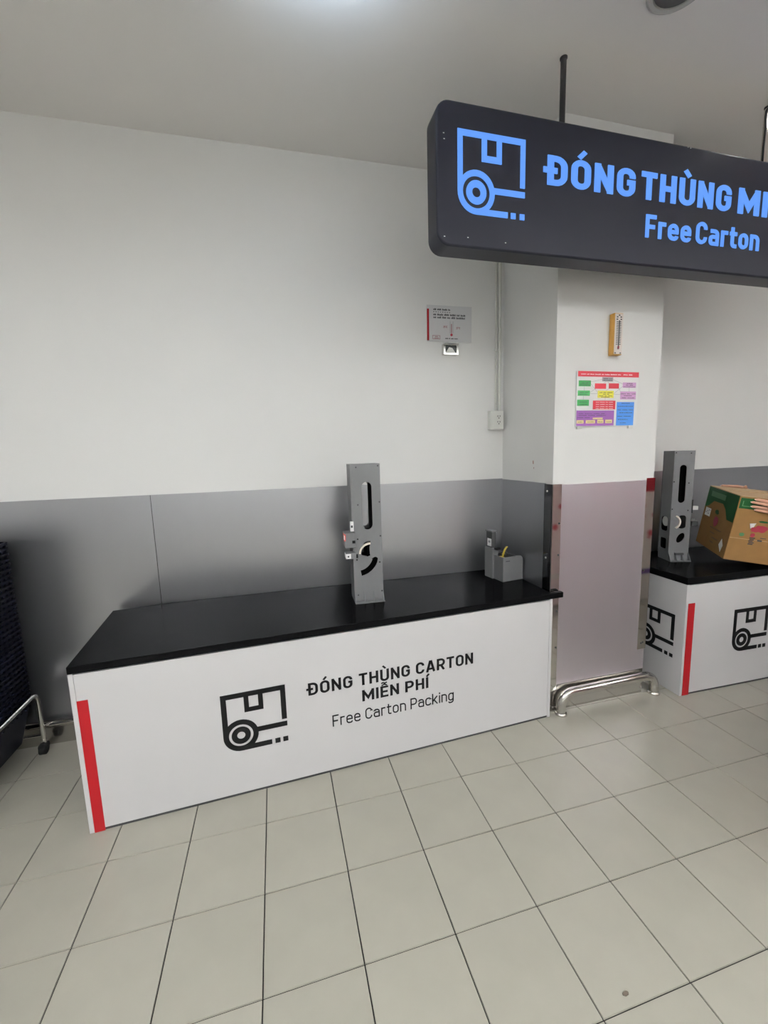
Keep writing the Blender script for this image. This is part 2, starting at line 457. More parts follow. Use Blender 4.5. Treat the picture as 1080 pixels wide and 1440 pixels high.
# steel-faced dado panels on the back wall
HP = 1.357
def wall_slab(xa, xb, za, zb, t, off=0.0):
    mb = MB()
    mb.hexa([(xa, wy(xa) - t - off, za), (xb, wy(xb) - t - off, za), (xb, wy(xb) - off, za), (xa, wy(xa) - off, za)],
            [(xa, wy(xa) - t - off, zb), (xb, wy(xb) - t - off, zb), (xb, wy(xb) - off, zb), (xa, wy(xa) - off, zb)])
    return mb
for xa, xb in ((-3.0, -1.767), (-1.763, -.5415), (-.538, 1.596), (2.290, 4.60), (4.602, 7.0)):
    wall_slab(xa, xb, .13, HP, .004, .0013).build('dado_panel', MAT['brushed'], wall)
for x in (-1.765, -.5398, 4.601): wall_slab(x - .02, x + .02, .14, HP - .001, .0012).build('joint_strip', MAT['grout'], wall)
# skirting along the back wall
for nm, xa, xb in (('baseboard_back', -3.9, 1.596), ('baseboard_right', 2.29, 7.4)):
    tag(wall_slab(xa, xb, 0, .13, .012).build(nm, MAT['base']), kind='structure')

# pillar
PX0, PX1, PY = 1.5995, 2.285, 0.0138
pil = tag(MB().box((PX0, PY, 0), (PX1, .60, H)).build('pillar', MAT['wall']), kind='structure')
MB().box((PX0 - .004, PY + .06, 0.13), (PX0, .535, HP - .004)).build('side_panel', MAT['brushed'], pil)
MB().box((PX0 + .003, PY - .005, .165), (PX1 - .003, PY, HP - .012)).build('front_plate', MAT['plate'], pil)
MB().box((PX1, PY + .06, 0.13), (PX1 + .004, .53, HP - .004)).build('side_panel', MAT['brushed'], pil)
# folded corner guards (L section)
def guard(xa, xb, yb, za, zb, side):
    t = .0030; y1 = PY - .0055; y0 = y1 - t
    g = MB().box((xa - (t if side < 0 else 0), y0, za), (xb + (t if side > 0 else 0), y1, zb)).build('corner_guard', MAT['mirror'], pil)
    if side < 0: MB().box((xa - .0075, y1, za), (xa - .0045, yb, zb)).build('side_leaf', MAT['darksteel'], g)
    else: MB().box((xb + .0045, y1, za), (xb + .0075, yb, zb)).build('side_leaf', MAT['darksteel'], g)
    return g
gl = guard(PX0, PX0 + .052, PY + .062, .13, HP - .008, -1)
gr = guard(PX1 - .058, PX1, PY + .05, .297, HP, 1)
for gd, pts in ((gl, [(PX0 + .042, 1.13), (PX0 + .042, .95), (PX0 + .042, .62), (PX0 + .042, .40)]), (gr, [(PX1 - .045, .80), (PX1 - .03, .335), (PX1 - .018, .34)])):
    for (x, z) in pts:
        MB().lathe([(.0055, 0), (.0055, .002), (.003, .0035)], 10).build('screw', MAT['greydark'], gd, loc=(x, PY - .0085, z), rot=(math.pi / 2, 0, 0), smooth=True)
for z in (1.31, .93):
    MB().lathe([(.0055, 0), (.0055, .002), (.003, .0035)], 10).build('screw', MAT['plastic'], gl, loc=(PX0 - .0075, PY + .035, z), rot=(0, -math.pi / 2, 0), smooth=True)
# polished skirting of the pillar
MB().box((PX0, PY - .0015, 0), (PX1, PY, .165)).build('skirting', MAT['base'], pil)
# chipped paint on the pillar's left face
mb = MB(); rnd = random.Random(3)
for (y, z, s_) in ((.197, 1.468, .011), (.190, 1.435, .005)):
    pts = [(y + s_ * .6 * math.cos(a) * rnd.uniform(.6, 1), z + s_ * 1.3 * math.sin(a) * rnd.uniform(.7, 1)) for a in [k * math.pi / 4 for k in range(8)]]
    n = len(pts)
    mb.add([(PX0 - .0008, p[0], p[1]) for p in pts] + [(PX0 + .001, p[0], p[1]) for p in pts], [list(range(n)), list(range(n, 2 * n))] + [(i, (i + 1) % n, n + (i + 1) % n, n + i) for i in range(n)])
tag(mb.build('chipped_paint', MAT['chip'], pil), kind='stuff')

# ================================================================== PACKING COUNTERS
def counter(loc, rz, length, depth, hz, top_t, top_poly, label, icon_x, icon_z, icon_k, side_icon, stripe, text):
    c = empty('packing_counter', loc, rz, label, 'counter', 'packing counters')
    t = .018
    MB().box((t + .0006, .001, .012), (length - t - .0006, t, hz - .006)).build('front_panel', MAT['white'], c, bevel=.001)
    MB().box((0, 0, 0), (t, depth, hz)).build('side_panel', MAT['white'], c, bevel=.001)
    MB().box((length - t, 0, 0), (length, depth, hz)).build('side_panel', MAT['white'], c, bevel=.001)
    MB().box((t, depth - t - .01, .05), (length - t, depth - .01, hz)).build('back_panel', MAT['white'], c)
    MB().box((t, .004, 0), (length - t, .012, .012)).build('bottom_edge', MAT['greydark'], c)
    MB().prism(top_poly, hz, hz + top_t).build('worktop', MAT['top'], c, bevel=.0025)
    x0, x1, z0, z1 = stripe
    tag(MB().box((x0, -.0008, z0), (x1, .0015, z1)).build('stripe', MAT['red'], c), 'red vertical stripe')
    carton_icon(MB(), icon_x, icon_z, icon_k, -.0008, .0012).build('carton_icon', MAT['black'], c)
    for txt, x, z, hgt, s, wd in text:
        lettering('letter', txt, x, z, hgt, s, -.0008, .0012, MAT['black'], c, wd)
    if side_icon:
        ya, za, k = side_icon
        mb = carton_icon(MB(), 0, 0, k, -.0008, .0012)
        mb.v = [(v[1], ya - v[0], za + v[2]) for v in mb.v]
        mb.build('carton_icon', MAT['black'], c)
    return c

c1o = (-.7166, -.1428); rz1 = math.atan(.0478)
def to_local(p, o, rz):
    d = Vector((p[0] - o[0], p[1] - o[1])); c_, s_ = math.cos(rz), math.sin(rz)
    return (d.x * c_ + d.y * s_, -d.x * s_ + d.y * c_)
top1 = [to_local(p, c1o, rz1) for p in [(-.7175, -.1440), (1.655, -.0300), (1.658, -.012), (1.651, .0015), (1.586, .0015), (1.586, wy(1.586) - .008), (.3, wy(.3) - .012), (-.5, wy(-.5) - .022), (-.768, .512)]]
counter((*c1o, 0), rz1, 2.304, .555, .7125, .031, top1,
        'long white packing counter with a black worktop and a red stripe at its left end', .5485, .222, .281, None, (.0185, .0575, 0.0, .5945),
        [('ĐÓNG THÙNG CARTON', .934, .424, .0615, .165, .870), ('MIỄN PHÍ', 1.193, .3385, .0585, .165, .352), ('Free Carton Packing', 1.041, .2400, .0585, .105, .648)])
c2o = (2.467, -.0930); rz2 = -.022
top2 = [(0, -.001), (2.31, -.001), (2.31, .60), (0, .60)]
counter((*c2o, 0), rz2, 2.305, .60, .713, .0435, top2,
        'white packing counter behind the pillar on the right, under the tilted carton', .385, .232, .281, (.345, .222, .281), (.0185, .0685, 0.0, .595),
        [('ĐÓNG THÙNG CARTON', .94, .424, .0615, .165, .870), ('MIỄN PHÍ', 1.199, .3385, .0585, .165, .352), ('Free Carton Packing', 1.047, .2400, .0585, .105, .648)])

# ================================================================== HANGING SIGN
SX0, SX1, SZ0, SZ1, SY = .812, 3.30, 2.362, 2.884, -.292
sg = empty('hanging_sign', (SX0, SY, SZ0), 0, 'dark hanging sign box with lit blue letters above the pillar', 'sign')
sw, sh = SX1 - SX0, SZ1 - SZ0
MB().fprism(rrect(0, 0, sw, sh, .055, 7), 0, .105).build('sign_box', MAT['sign'], sg, bevel=.008, segs=3, smooth=True)
carton_icon(MB(), .900 - SX0, 2.487 - SZ0, .300, -.004, .002, .072).build('carton_icon', MAT['glow'], sg)
for txt, x, z, hgt, s, wd, gap in (('ĐÓNG', 1.305, 2.636, .112, .19, .447, .12), ('THÙNG', 1.785, 2.636, .112, .19, .525, .12), ('MIỄN', 2.356, 2.636, .112, .19, .425, .12), ('PHÍ', 2.86, 2.636, .112, .19, .285, .12),
                                   ('Free', 1.820, 2.480, .096, .17, .262, .12), ('Carton', 2.112, 2.480, .096, .17, .398, .12), ('Packing', 2.600, 2.480, .096, .17, .480, .12)):
    for ch, g in letters(txt, x - SX0, z - SZ0, hgt, s, -.004, .002, wd, gap):
        g.build('letter', MAT['glow'], sg)
mb = MB()
for (x, z) in ((.028, .03), (.13, .035), (.30, .03), (1.02, .21), (1.06, .205), (1.22, .515), (1.235, .513), (.03, .38), (.028, .40)):
    mb.box((x, -.0006, z), (x + .006, .001, z + .003))
tag(mb.build('paint_chip', MAT['plastic'], sg), kind='stuff')
for x, M, rr, nm in ((1.4150, MAT['rod'], .0120, 'hanger_rod'), (2.580, MAT['chrome'], .013, 'hanger_rod')):
    r_o = MB().tube([(x - SX0, .06, sh - .002), (x - SX0, .06, H - SZ0 - .001)], rr, 12).build(nm, M, sg, smooth=True)
    MB().lathe([(.0155, 0), (.0155, -.005), (.0125, -.010)], 14, (x - SX0, .06, H - SZ0)).build('ceiling_cap', MAT['rod'], r_o, smooth=True)
xx = 2.580 - SX0
MB().tube([(xx - .016, .052, sh - .002), (xx - .022, .05, sh + .10), (xx - .018, .05, sh + .18), (xx - .024, .05, sh + .235), (xx - .018, .052, sh + .262), (xx - .008, .056, H - SZ0 - .012)], .0045, 8).build('power_cable', MAT['rubber'], sg, smooth=True)

# ceiling downlights
def downlight(x, y, R, on, label):
    d = empty('ceiling_downlight', (x, y, H), 0, label, 'ceiling light', None)
    MB().lathe([(R, 0), (R, -.006), (R * .92, -.012), (R * .80, -.010), (R * .79, -.001)], 36).build('trim_ring', MAT['chrome'] if on else MAT['trim'], d, smooth=True)
    if on: area('downlight_lamp', (x, y, H - .02), R, R, 0.4, (1.0, .98, .95))
    MB().lathe([(R * .78, -.001), (R * .76, -.007), (R * .3, -.009), (.001, -.009)], 32).build('diffuser', MAT['lamp'] if on else MAT['dull'], d, smooth=True)
downlight(1.635, -.575, .108, False, 'unlit round grey ceiling downlight at the top edge of the frame')
downlight(2.570, -.345, .090, True, 'lit round ceiling downlight above the second hanger rod')

# ================================================================== THINGS ON THE WALLS
def wall_root(name, x, z, label, cat, extra=0.0):
    e = empty(name, (x, wy(x) - extra, z), wrot, label, cat)
    return e
# temperature notice
e = wall_root('wall_notice', 1.079, 2.2165, 'silver notice plate with a red edge and a thermometer drawing on the wall', 'notice')
W_, H_ = .292, .2085
def curl(mb):
    mb.v = [(v[0], v[1] - .006 * max(0, v[0] / W_ - .7) - .004 * (v[2] / H_) ** 2, v[2]) for v in mb.v]; return mb
mb = MB()
for i in range(8): mb.box((W_ * i / 8, -.006, 0), (W_ * (i + 1) / 8, -.001, H_))
curl(mb).build('plate', MAT['signgrey'], e)
curl(MB().box((0, -.0068, .004), (.013, -.005, H_ - .022))).build('stripe', MAT['red'], e)
mb = MB()
ticks(mb, .040, .150, .180, .0105, -.0075, -.005, (3, 4, 5, 2), 1)
ticks(mb, .040, .150, .168, .005, -.0075, -.005, (1, 1, 1, 1, 1, 1, 1, 1), 2)
ticks(mb, .040, .250, .150, .0115, -.0075, -.005, (3, 6, 5, 6, 3, 5), 3)
ticks(mb, .040, .248, .134, .0115, -.0075, -.005, (3, 4, 4, 3, 4, 9), 4)
ticks(mb, .118, .200, .016, .006, -.0075, -.005, (4, 2, 4, 5), 5)
tag(curl(mb).build('printed_lines', MAT['ink'], e), kind='stuff')
mb = MB().fprism(rrect(.157, .05, .161, .105, .0019, 3), -.0078, -.005); mb.fprism(arc(.159, .041, .008, 0, 360, 16)[:-1], -.0078, -.005)
curl(mb).build('thermometer_drawing', MAT['cred'], e)
mb = MB()
for x in (.147, .152, .166, .171): mb.box((x, -.0074, .05), (x + .0012, -.005, .12))
tag(curl(mb).build('thermometer_outline', MAT['pgrey'], e), kind='stuff')
mb = MB()
for c, g in letters('25°C', .105, .080, .012, .16, -.0076, -.005, .026): mb.add(g.v, g.f)
for c, g in letters('27°C', .190, .076, .012, .16, -.0076, -.005, .026): mb.add(g.v, g.f)
mb.ribbon([(.036, .014), (.083, .014), (.083, .034), (.036, .034)], .0018, -.0074, -.005, True)
ticks(mb, .046, .074, .018, .004, -.0074, -.005, (7,), 8); ticks(mb, .05, .07, .026, .004, -.0074, -.005, (6,), 9)
tag(curl(mb).build('printed_red', MAT['cred'], e), kind='stuff')
# chrome sensor
e = wall_root('wall_sensor', 1.175, 2.135, 'small square chrome sensor box below the silver notice plate', 'sensor')
W_, H_ = .100, .067
me = plate_mesh('housing', rrect(0, 0, W_, H_, .006, 3), [rrect(.014, .010, W_ - .014, H_ - .012, .002, 2)], -.030, -.001, MAT['chrome'])
link('housing', me, e, bevel=.002)
MB().box((.012, -.016, .008), (W_ - .012, -.010, H_ - .010)).build('window_pane', MAT['glass'], e)
MB().fprism([(.016, .0105), (W_ - .018, .0105), (.060, .040), (.040, .044)], -.026, -.0155).build('white_reflector', MAT['plastic'], e)
# outlet + conduits
e = wall_root('power_outlet', 1.4870, 1.6775, 'white double power outlet box on the wall beside the pillar', 'outlet')
MB().box((0, -.042, 0), (.093, -.0005, .119)).build('back_box', MAT['plastic'], e, bevel=.004)
MB().box((.004, -.048, .004), (.089, -.041, .115)).build('face_plate', MAT['plastic'], e, bevel=.003)
for z in (.032, .068):
    sk = MB().fprism(rrect(.040, z - .003, .070, z + .024, .006, 3), -.0495, -.047).build('socket', MAT['plastic'], e)
    mb = MB(); mb.box((.0452, -.0503, z + .010), (.0494, -.049, z + .020)); mb.box((.0606, -.0503, z + .010), (.0648, -.049, z + .020)); mb.fprism(arc(.0552, z + .003, .0038, 0, 360, 10)[:-1], -.0503, -.049)
    mb.build('pin_hole', MAT['ink'], sk)
for x, rr, lab in ((1.5405, .0055, 'thin white conduit pipe on the wall, left of the pair above the outlet'), (1.5640, .0095, 'thick white conduit pipe on the wall, right of the pair above the outlet')):
    y = wy(x) - rr - .0005
    o = MB().tube([(x, y, 1.797), (x, y, H - .001)], rr, 14).build('conduit_pipe', MAT['conduit'], None, smooth=True)
    tag(o, lab, 'pipe')
    for z in (2.17, 2.70):
        MB().box((x - rr - .003, wy(x) - 2 * rr - .003, z), (x + rr + .003, wy(x) - .0008, z + .012)).build('pipe_clip', MAT['plastic'], o, bevel=.001)

# safety poster on pillar
e = empty('wall_poster', (1.727, PY, 1.657), 0, 'colourful flow chart poster with a red header on the pillar', 'poster')
PW, PH = .405, .294
MB().box((0, -.007, 0), (PW, -.001, PH)).build('board', MAT['paper'], e, bevel=.001)
def chart(name, M, rects, dy=.0078):
    mb = MB()
    for (u0, v0, u1, v1) in rects:
        mb.box((u0 * PW, -dy, (1 - v1) * PH), (u1 * PW, -.0065, (1 - v0) * PH))
    return mb.build(name, M, e)
chart('header_band', MAT['pred'], [(.015, 0.0, 1.0, .095)])
chart('chart_box', MAT['pgrey'], [(.40, .10, .575, .175)])
for r in [(.03, .165, .22, .27), (.02, .345, .21, .44), (.015, .51, .20, .62)]: chart('chart_box', MAT['green'], [r])
for r in [(.285, .215, .465, .31), (.51, .21, .675, .305), (.265, .525, .63, .685)]: chart('chart_box', MAT['pred'], [r])
chart('chart_box', MAT['pyel'], [(.335, .345, .595, .475)])
for r in [(.74, .19, .96, .285), (.705, .355, .965, .50)]: chart('chart_box', MAT['ppink'], [r])
chart('chart_box', MAT['ppurple'], [(.01, .705, .615, .985)])
chart('chart_box', MAT['pblue'], [(.655, .55, .945, .985)])
for r in [(.015, .88, .125, .94), (.16, .88, .31, .94), (.345, .875, .445, .94), (.475, .875, .585, .94), (.27, .835, .43, .865)]: chart('chart_box', MAT['ppale'], [r], .0084)
mb = MB()
def cl(u0, v0, u1, v1): mb.ribbon([(u0 * PW, (1 - v0) * PH), (u1 * PW, (1 - v1) * PH)], .0013, -.0073, -.0065)
for q in [(.22, .19, .40, .14), (.42, .21, .47, .175), (.51, .21, .49, .175), (.575, .14, .74, .22), (.12, .27, .12, .345), (.11, .44, .11, .51), (.22, .22, .335, .38), (.21, .38, .30, .31), (.21, .40, .335, .40), (.595, .41, .705, .41), (.595, .40, .74, .26), (.675, .28, .705, .36), (.46, .475, .46, .525), (.85, .285, .85, .355), (.46, .35, .52, .305)]: cl(*q)
tag(mb.build('connector_lines', MAT['pgrey'], e), kind='stuff')
mb = MB()
for (u0, u1, v, wds) in [(.42, .56, .135, (4, 3)), (.42, .56, .165, (5,)), (.07, .18, .215, (3, 3)), (.05, .2, .25, (5,)), (.05, .18, .385, (4, 3)), (.05, .18, .42, (5,)), (.05, .17, .56, (5,)), (.05, .17, .60, (5,)), (.36, .57, .385, (3, 3, 5)), (.42, .52, .415, (3, 2)), (.36, .57, .445, (4, 2, 4)), (.39, .53, .468, (5,)), (.80, .90, .215, (5,)), (.79, .91, .245, (3, 4)), (.75, .95, .275, (7,)), (.71, .96, .405, (5, 3, 4)), (.76, .90, .44, (6,)), (.73, .94, .48, (4, 6)), (.73, .87, .58, (6,)), (.67, .93, .635, (8,)), (.67, .93, .70, (3, 5, 4)), (.70, .92, .755, (6,)), (.67, .90, .82, (4, 6)), (.68, .85, .88, (5,)), (.72, .82, .945, (5,)), (.04, .46, .77, (4, 6, 5, 3)), (.04, .48, .80, (6, 5, 7)), (.02, .22, .84, (5, 4)), (.03, .11, .92, (3,)), (.18, .29, .92, (5,)), (.36, .43, .92, (3,)), (.49, .57, .92, (4,))]:
    ticks(mb, u0 * PW, u1 * PW, (1 - v) * PH, .0038, -.0088, -.0065, wds, int(u0 * 900 + v * 77))
tag(mb.build('printed_lines', MAT['ink'], e), kind='stuff')
mb = MB()
ticks(mb, .06 * PW, .70 * PW, (1 - .062) * PH, .0055, -.0084, -.0065, (6, 3, 5, 7, 3, 6, 8, 4), 5); ticks(mb, .74 * PW, .89 * PW, (1 - .062) * PH, .0065, -.0084, -.0065, (5, 4), 6)
for v in (.56, .60, .64, .675): ticks(mb, .31 * PW, .59 * PW, (1 - v) * PH, .0035, -.0084, -.0065, (4, 6, 3, 5), int(v * 100))
tag(mb.build('printed_white', MAT['paper'], e), kind='stuff')
for u in (.06, .90): MB().box((u * PW - .016, -.010, -.012), (u * PW + .016, -.0005, .003)).build('clip', MAT['plastic'], e, bevel=.001)

# wooden thermometer
e = empty('wall_thermometer', (1.926, PY, 2.034), math.radians(0), 'yellow framed strip thermometer on the pillar above the poster', 'thermometer')
MB().box((0, -.034, 0), (.058, -.0005, .214)).build('wooden_body', MAT['wood'], e, bevel=.003)
MB().box((.005, -.036, .004), (.054, -.033, .210)).build('scale_plate', MAT['cream'], e)
MB().tube([(.030, -.038, .040), (.030, -.038, .175)], .0028, 8).build('glass_tube', MAT['glass'], e, smooth=True)
mb = MB()
for k in range(14):
    z = .052 + k * .0088
    mb.box((.014, -.0368, z), (.0255, -.0355, z + .0036)); mb.box((.0345, -.0368, z), (.0455, -.0355, z + .0036))
for (x, z) in ((.018, .19), (.041, .19), (.017, .178), (.042, .178), (.012, .006), (.045, .006), (.030, .199)): mb.box((x - .004, -.0368, z), (x + .005, -.0355, z + .006))
mb.box((.025, -.0368, .028), (.035, -.0355, .042))
tag(mb.build('scale_marks', MAT['ink'], e), kind='stuff')
MB().tube([(.030, -.0385, .030), (.030, -.0385, .044)], .0042, 8).build('bulb', MAT['cred'], e, smooth=True)

# ================================================================== GUARD RAILS
def rail(name, pts, r, loc, label):
    e = empty(name, loc, 0, label, 'guard rail')
    (xa, xb, z) = pts; R = .075
    path = [(xa, 0, .006), (xa, 0, z - R)] + [(xa + R - R * math.cos(math.radians(a)), 0, z - R + R * math.sin(math.radians(a))) for a in (15, 30, 45, 60, 75, 90)]
    path += [(xb - R + R * math.sin(math.radians(a)), 0, z - R + R * math.cos(math.radians(a))) for a in (0, 15, 30, 45, 60, 75, 90)] + [(xb, 0, .006)]
    MB().tube(path, r, 20).build('tube', MAT['chrome'], e, smooth=True)
    for x in (xa, xb):
        MB().lathe([(r * 1.32, 0), (r * 1.34, .004), (r * 1.22, .012), (r * 1.02, .016)], 24, (x, 0, 0)).build('foot_flange', MAT['chrome'], e, smooth=True)
    return e
o = rail('guard_rail', (0, .687, .126), .0270, (1.664, -.027, 0), 'polished steel guard rail tube on the floor in front of the pillar')
o.rotation_euler.z = .016
rail('guard_rail', (0, 1.55, .135), .020, (-2.30, .556, 0), 'polished steel guard rail along the skirting behind the basket stand').rotation_euler.z = wrot

# ================================================================== TAPE MACHINES
def circ(x, z, r, n=10): return arc(x, z, r, 0, 360, n)[:-1]
def tall_machine(loc, rz, w, d, h, mirror, label):
    e = empty('tape_machine', loc, rz, label, 'tape machine', 'tall tape machines')
    mx = (lambda x: w - x) if mirror else (lambda x: x)
    def P(pts): return [(mx(x), z) for x, z in pts]
    sx0, sx1 = .36 * w, .70 * w
    slot = rrect(sx0, .400, sx1, .655, (sx1 - sx0) / 2 - .0005, 8)
    if not mirror:
        ban = []
        for a in range(-80, -17, 7): ban.append((.022 + .119 * math.cos(math.radians(a)), .262 + .119 * math.sin(math.radians(a))))
        cap = arc(.022 + .103 * math.cos(math.radians(-18)), .262 + .103 * math.sin(math.radians(-18)), .016, -18, 162, 6)[1:-1]
        ban += cap
        for a in range(-17, -81, -7): ban.append((.022 + .087 * math.cos(math.radians(a)), .262 + .087 * math.sin(math.radians(a))))
        low = ban
        arch = [(.045, .262), (.045, .29)] + arc(.092, .29, .047, 180, 90, 8)[1:] + [(.092, .335), (.098, .337), (.090, .30), (.092, .265), (.094, .255), (.080, .250)]
    else:
        low = [(.058 + .030 * math.cos(a) * .8 - .012 * math.sin(a), .160 + .034 * math.sin(a)) for a in [k * 2 * math.pi / 20 for k in range(20)]]
        arch = rrect(.030, .225, .078, .315, .018, 5)
    foot = .005
    outline = [(0, foot), (w, foot), (w, h), (0, h)]
    holes = [P(slot), P(arch), P(low)]
    link('front_plate', plate_mesh('front_plate', outline, holes, 0, .004, MAT['grey']), e)
    back_holes = [P(slot)] if not mirror else []
    link('back_plate', plate_mesh('back_plate', outline, back_holes, d - .004, d, MAT['cavity'] if mirror else MAT['grey']), e)  # right machine: black back plate paints in the shade inside
    if not mirror:  # black blocks paint in the shade seen through the openings
        MB().box((sx1 + .002, .006, .39), (w - .006, d - .006, h - .02)).build('shade_filler', MAT['cavity'], e)
        MB().box((.008, .050, .02), (w - .006, d - .006, .247)).build('shade_filler', MAT['cavity'], e)
        MB().box((.080, .020, .2472), (w - .006, d - .006, .386)).build('shade_filler', MAT['cavity'], e)
    else:
        MB().box((.050, .045, .34), (w - .006, d - .006, h - .02)).build('shade_filler', MAT['cavity'], e)
        MB().box((.030, .045, .02), (w - .006, d - .006, .215)).build('shade_filler', MAT['cavity'], e)
    # near side (seen): two dark openings on the right-hand machine
    if mirror:
        hl = [rrect(.035, .075, d - .02, .15, .012), rrect(.03, .20, d - .018, .30, .02)]
        me = plate_mesh('side_plate', [(.004, foot), (d - .004, foot), (d - .004, h), (.004, h)], hl, 0, .004, MAT['grey'])
        me.transform(Matrix(((0, 1, 0, 0), (1, 0, 0, 0), (0, 0, 1, 0), (0, 0, 0, 1))))
        link('side_plate', me, e)
    else:
        MB().box((0, .004, foot), (.004, d - .004, .225)).build('side_plate', MAT['grey'], e)
        MB().box((0, .004, .36), (.004, d - .004, h)).build('side_plate', MAT['grey'], e)
    MB().box((w - .004, .004, foot), (w, d - .004, h)).build('side_plate', MAT['grey'], e)
    MB().box((.004, .004, h - .004), (w - .004, d - .004, h)).build('top_cover', MAT['greydark'] if mirror else MAT['grey'], e)
    # foot with ribs
    ft = MB().box((-.001, -.034, 0), (w + .001, d - .01, foot)).build('foot_plate', MAT['grey'], e, bevel=.001)
    for k in range(4):
        x = .001 + (w - .005) * k / 3
        mb = MB(); mb.add([(x, 0, foot), (x, -.031, foot), (x, 0, foot + .055), (x + .003, 0, foot), (x + .003, -.031, foot), (x + .003, 0, foot + .055)], [(0, 1, 2), (5, 4, 3), (0, 3, 4, 1), (1, 4, 5, 2), (2, 5, 3, 0)])
        mb.build('rib', MAT['grey'], ft)
    if mirror:
        MB().box((w * .30, -.012, .042), (w * .72, -.0005, .056)).build('bracket', MAT['greydark'], ft)
    # tape roll inside, with its pale core
    cx, cz = (mx(.095), .275)
    tr = MB(); n = 28
    def ring(r0, r1, ya, yb, name, M, par):
        mb = MB(); vs = []; fs = []
        for (r, y) in ((r0, ya), (r1, ya), (r1, yb), (r0, yb)):
            for k in range(n):
                a = 2 * math.pi * k / n; vs.append((cx + r * math.cos(a), y, cz + r * math.sin(a)))
        for i in range(4):
            j = (i + 1) % 4
            for k in range(n):
                k2 = (k + 1) % n; fs.append((i * n + k, i * n + k2, j * n + k2, j * n + k))
        mb.add(vs, fs); return mb.build(name, M, par, smooth=True)
    # screws
    for (u, z) in ((.20, h - .017), (.93, h - .012), (.22, h - .215), (.95, h - .205), (.95, h - .39), (.17, h - .40), (.12, .237), (.66, .237), (.90, .215), (.12, .040), (.95, .052)):
        if mirror and z < .25: continue
        MB().lathe([(.0042, 0), (.0042, .0012), (.002, .002)], 8).build('screw', MAT['rubber'], e, loc=(mx(u * w), 0, z), rot=(math.pi / 2, 0, 0))
    if not mirror:
        # cutting head on the left flank
        hd = MB().box((-.046, -.028, .310), (.012, .050, .392)).build('cutting_head', MAT['grey'], e, bevel=.002)
        MB().box((-.0475, -.0285, .350), (-.040, .030, .386)).build('red_label', MAT['redlabel'], hd)
        MB().box((-.0479, -.0292, .356), (-.0445, .002, .380)).build('red_button', MAT['label'], hd)
        MB().box((-.012, -.020, .398), (.006, -.004, .450)).build('label_plate', MAT['label'], hd)
        MB().box((-.009, -.0208, .418), (.001, -.0198, .430)).build('label_print', MAT['ink'], hd)
        MB().box((-.006, -.030, .335), (.010, -.024, .350)).build('latch', MAT['rubber'], hd)
        lv = MB().box((-.042, -.030, .250), (.012, .030, .282)).build('lever_block', MAT['grey'], e, bevel=.002)
        MB().box((-.0425, -.0315, .254), (-.016, -.0295, .280)).build('label_plate', MAT['label'], lv)
        MB().box((-.0435, -.028, .258), (-.0415, .020, .280)).build('label_plate', MAT['label'], lv)
        MB().box((-.034, -.0325, .262), (-.026, -.031, .270)).build('label_print', MAT['ink'], lv)
        MB().tube([(.000, -.016, .262), (.022, -.016, .262)], .011, 12).build('roller', MAT['rubber'], lv, smooth=True)
        # pale tape band curving through the arch
        mb = MB(); mb.ribbon(arc(.092, .268, .056, 178, 88, 12), .009, -.010, .006); mb.build('tape_band', MAT['tapecore'], e)
        mb = MB(); mb.ribbon(arc(.080, .270, .062, 175, 100, 10), .006, .010, .045); mb.build('tape_guide', MAT['chrome'], e)
    else:
        hd = MB().box((w - .001, -.004, .275), (w + .030, .030, .288)).build('lever_block', MAT['grey'], e)
        MB().box((w + .008, -.006, .240), (w + .046, .026, .272)).build('lever_grip', MAT['greydark'], hd, bevel=.003)
        MB().box((w + .001, -.006, .330), (w + .005, .022, .420)).build('blade_plate', MAT['greydark'], e)
        MB().box((w + .005, -.004, .352), (w + .040, .022, .376)).build('label_plate', MAT['label'], e)
        mb = MB(); mb.ribbon(arc(.012, .270, .046, -62, 62, 12), .010, -.012, .006); mb.build('tape_band', MAT['tapecore'], e)
        MB().tube([(.012, d * .62, .265), (.05, d * .62, .265)], .034, 18).build('tape_roll', MAT['plastic'], e, smooth=True)
    return e
tall_machine((.5085, .197, .7435), -.037, .160, .128, .750, False, 'tall grey tape machine with a long slot on the left counter')
tall_machine((2.7050, .2480, .7565), -.33, .130, .125, .748, True, 'tall grey tape machine on the right counter beside the carton')

# low tape dispenser
e = empty('tape_dispenser', (1.4365, .243, .7435), .130, 'low grey tape dispenser box with yellow tape at the counter end', 'tape dispenser')
w_, d_, h_ = .151, .150, .153
body = [(0, 0), (w_, 0)] + arc(w_ - .032, h_ - .032, .032, 0, 90, 8) + [(0, h_)]
MB().fprism(body, 0, .005).build('front_plate', MAT['grey'], e, bevel=.001)
MB().fprism(body, d_ - .005, d_).build('back_plate', MAT['grey'], e)
MB().box((0, .005, 0), (.005, d_ - .005, h_)).build('side_plate', MAT['grey'], e)
MB().box((w_ - .005, .005, 0), (w_, d_ - .005, h_ - .032)).build('side_plate', MAT['grey'], e)
MB().box((.005, .005, 0), (w_ - .005, d_ - .005, .005)).build('bottom_plate', MAT['grey'], e)
mb = MB(); prof = [(.012, h_ - .012), (w_ - .034, h_ - .008)] + arc(w_ - .034, h_ - .038, .030, 90, 0, 6)
for a, b in zip(prof[:-1], prof[1:]):
    mb.add([(a[0], .005, a[1]), (b[0], .005, b[1]), (b[0], d_ - .005, b[1]), (a[0], d_ - .005, a[1]), (a[0], .005, a[1] - .002), (b[0], .005, b[1] - .002), (b[0], d_ - .005, b[1] - .002), (a[0], d_ - .005, a[1] - .002)],
           [(0, 1, 2, 3), (7, 6, 5, 4), (0, 4, 5, 1), (2, 6, 7, 3)])
mb.build('top_cover', MAT['rubber'], e)
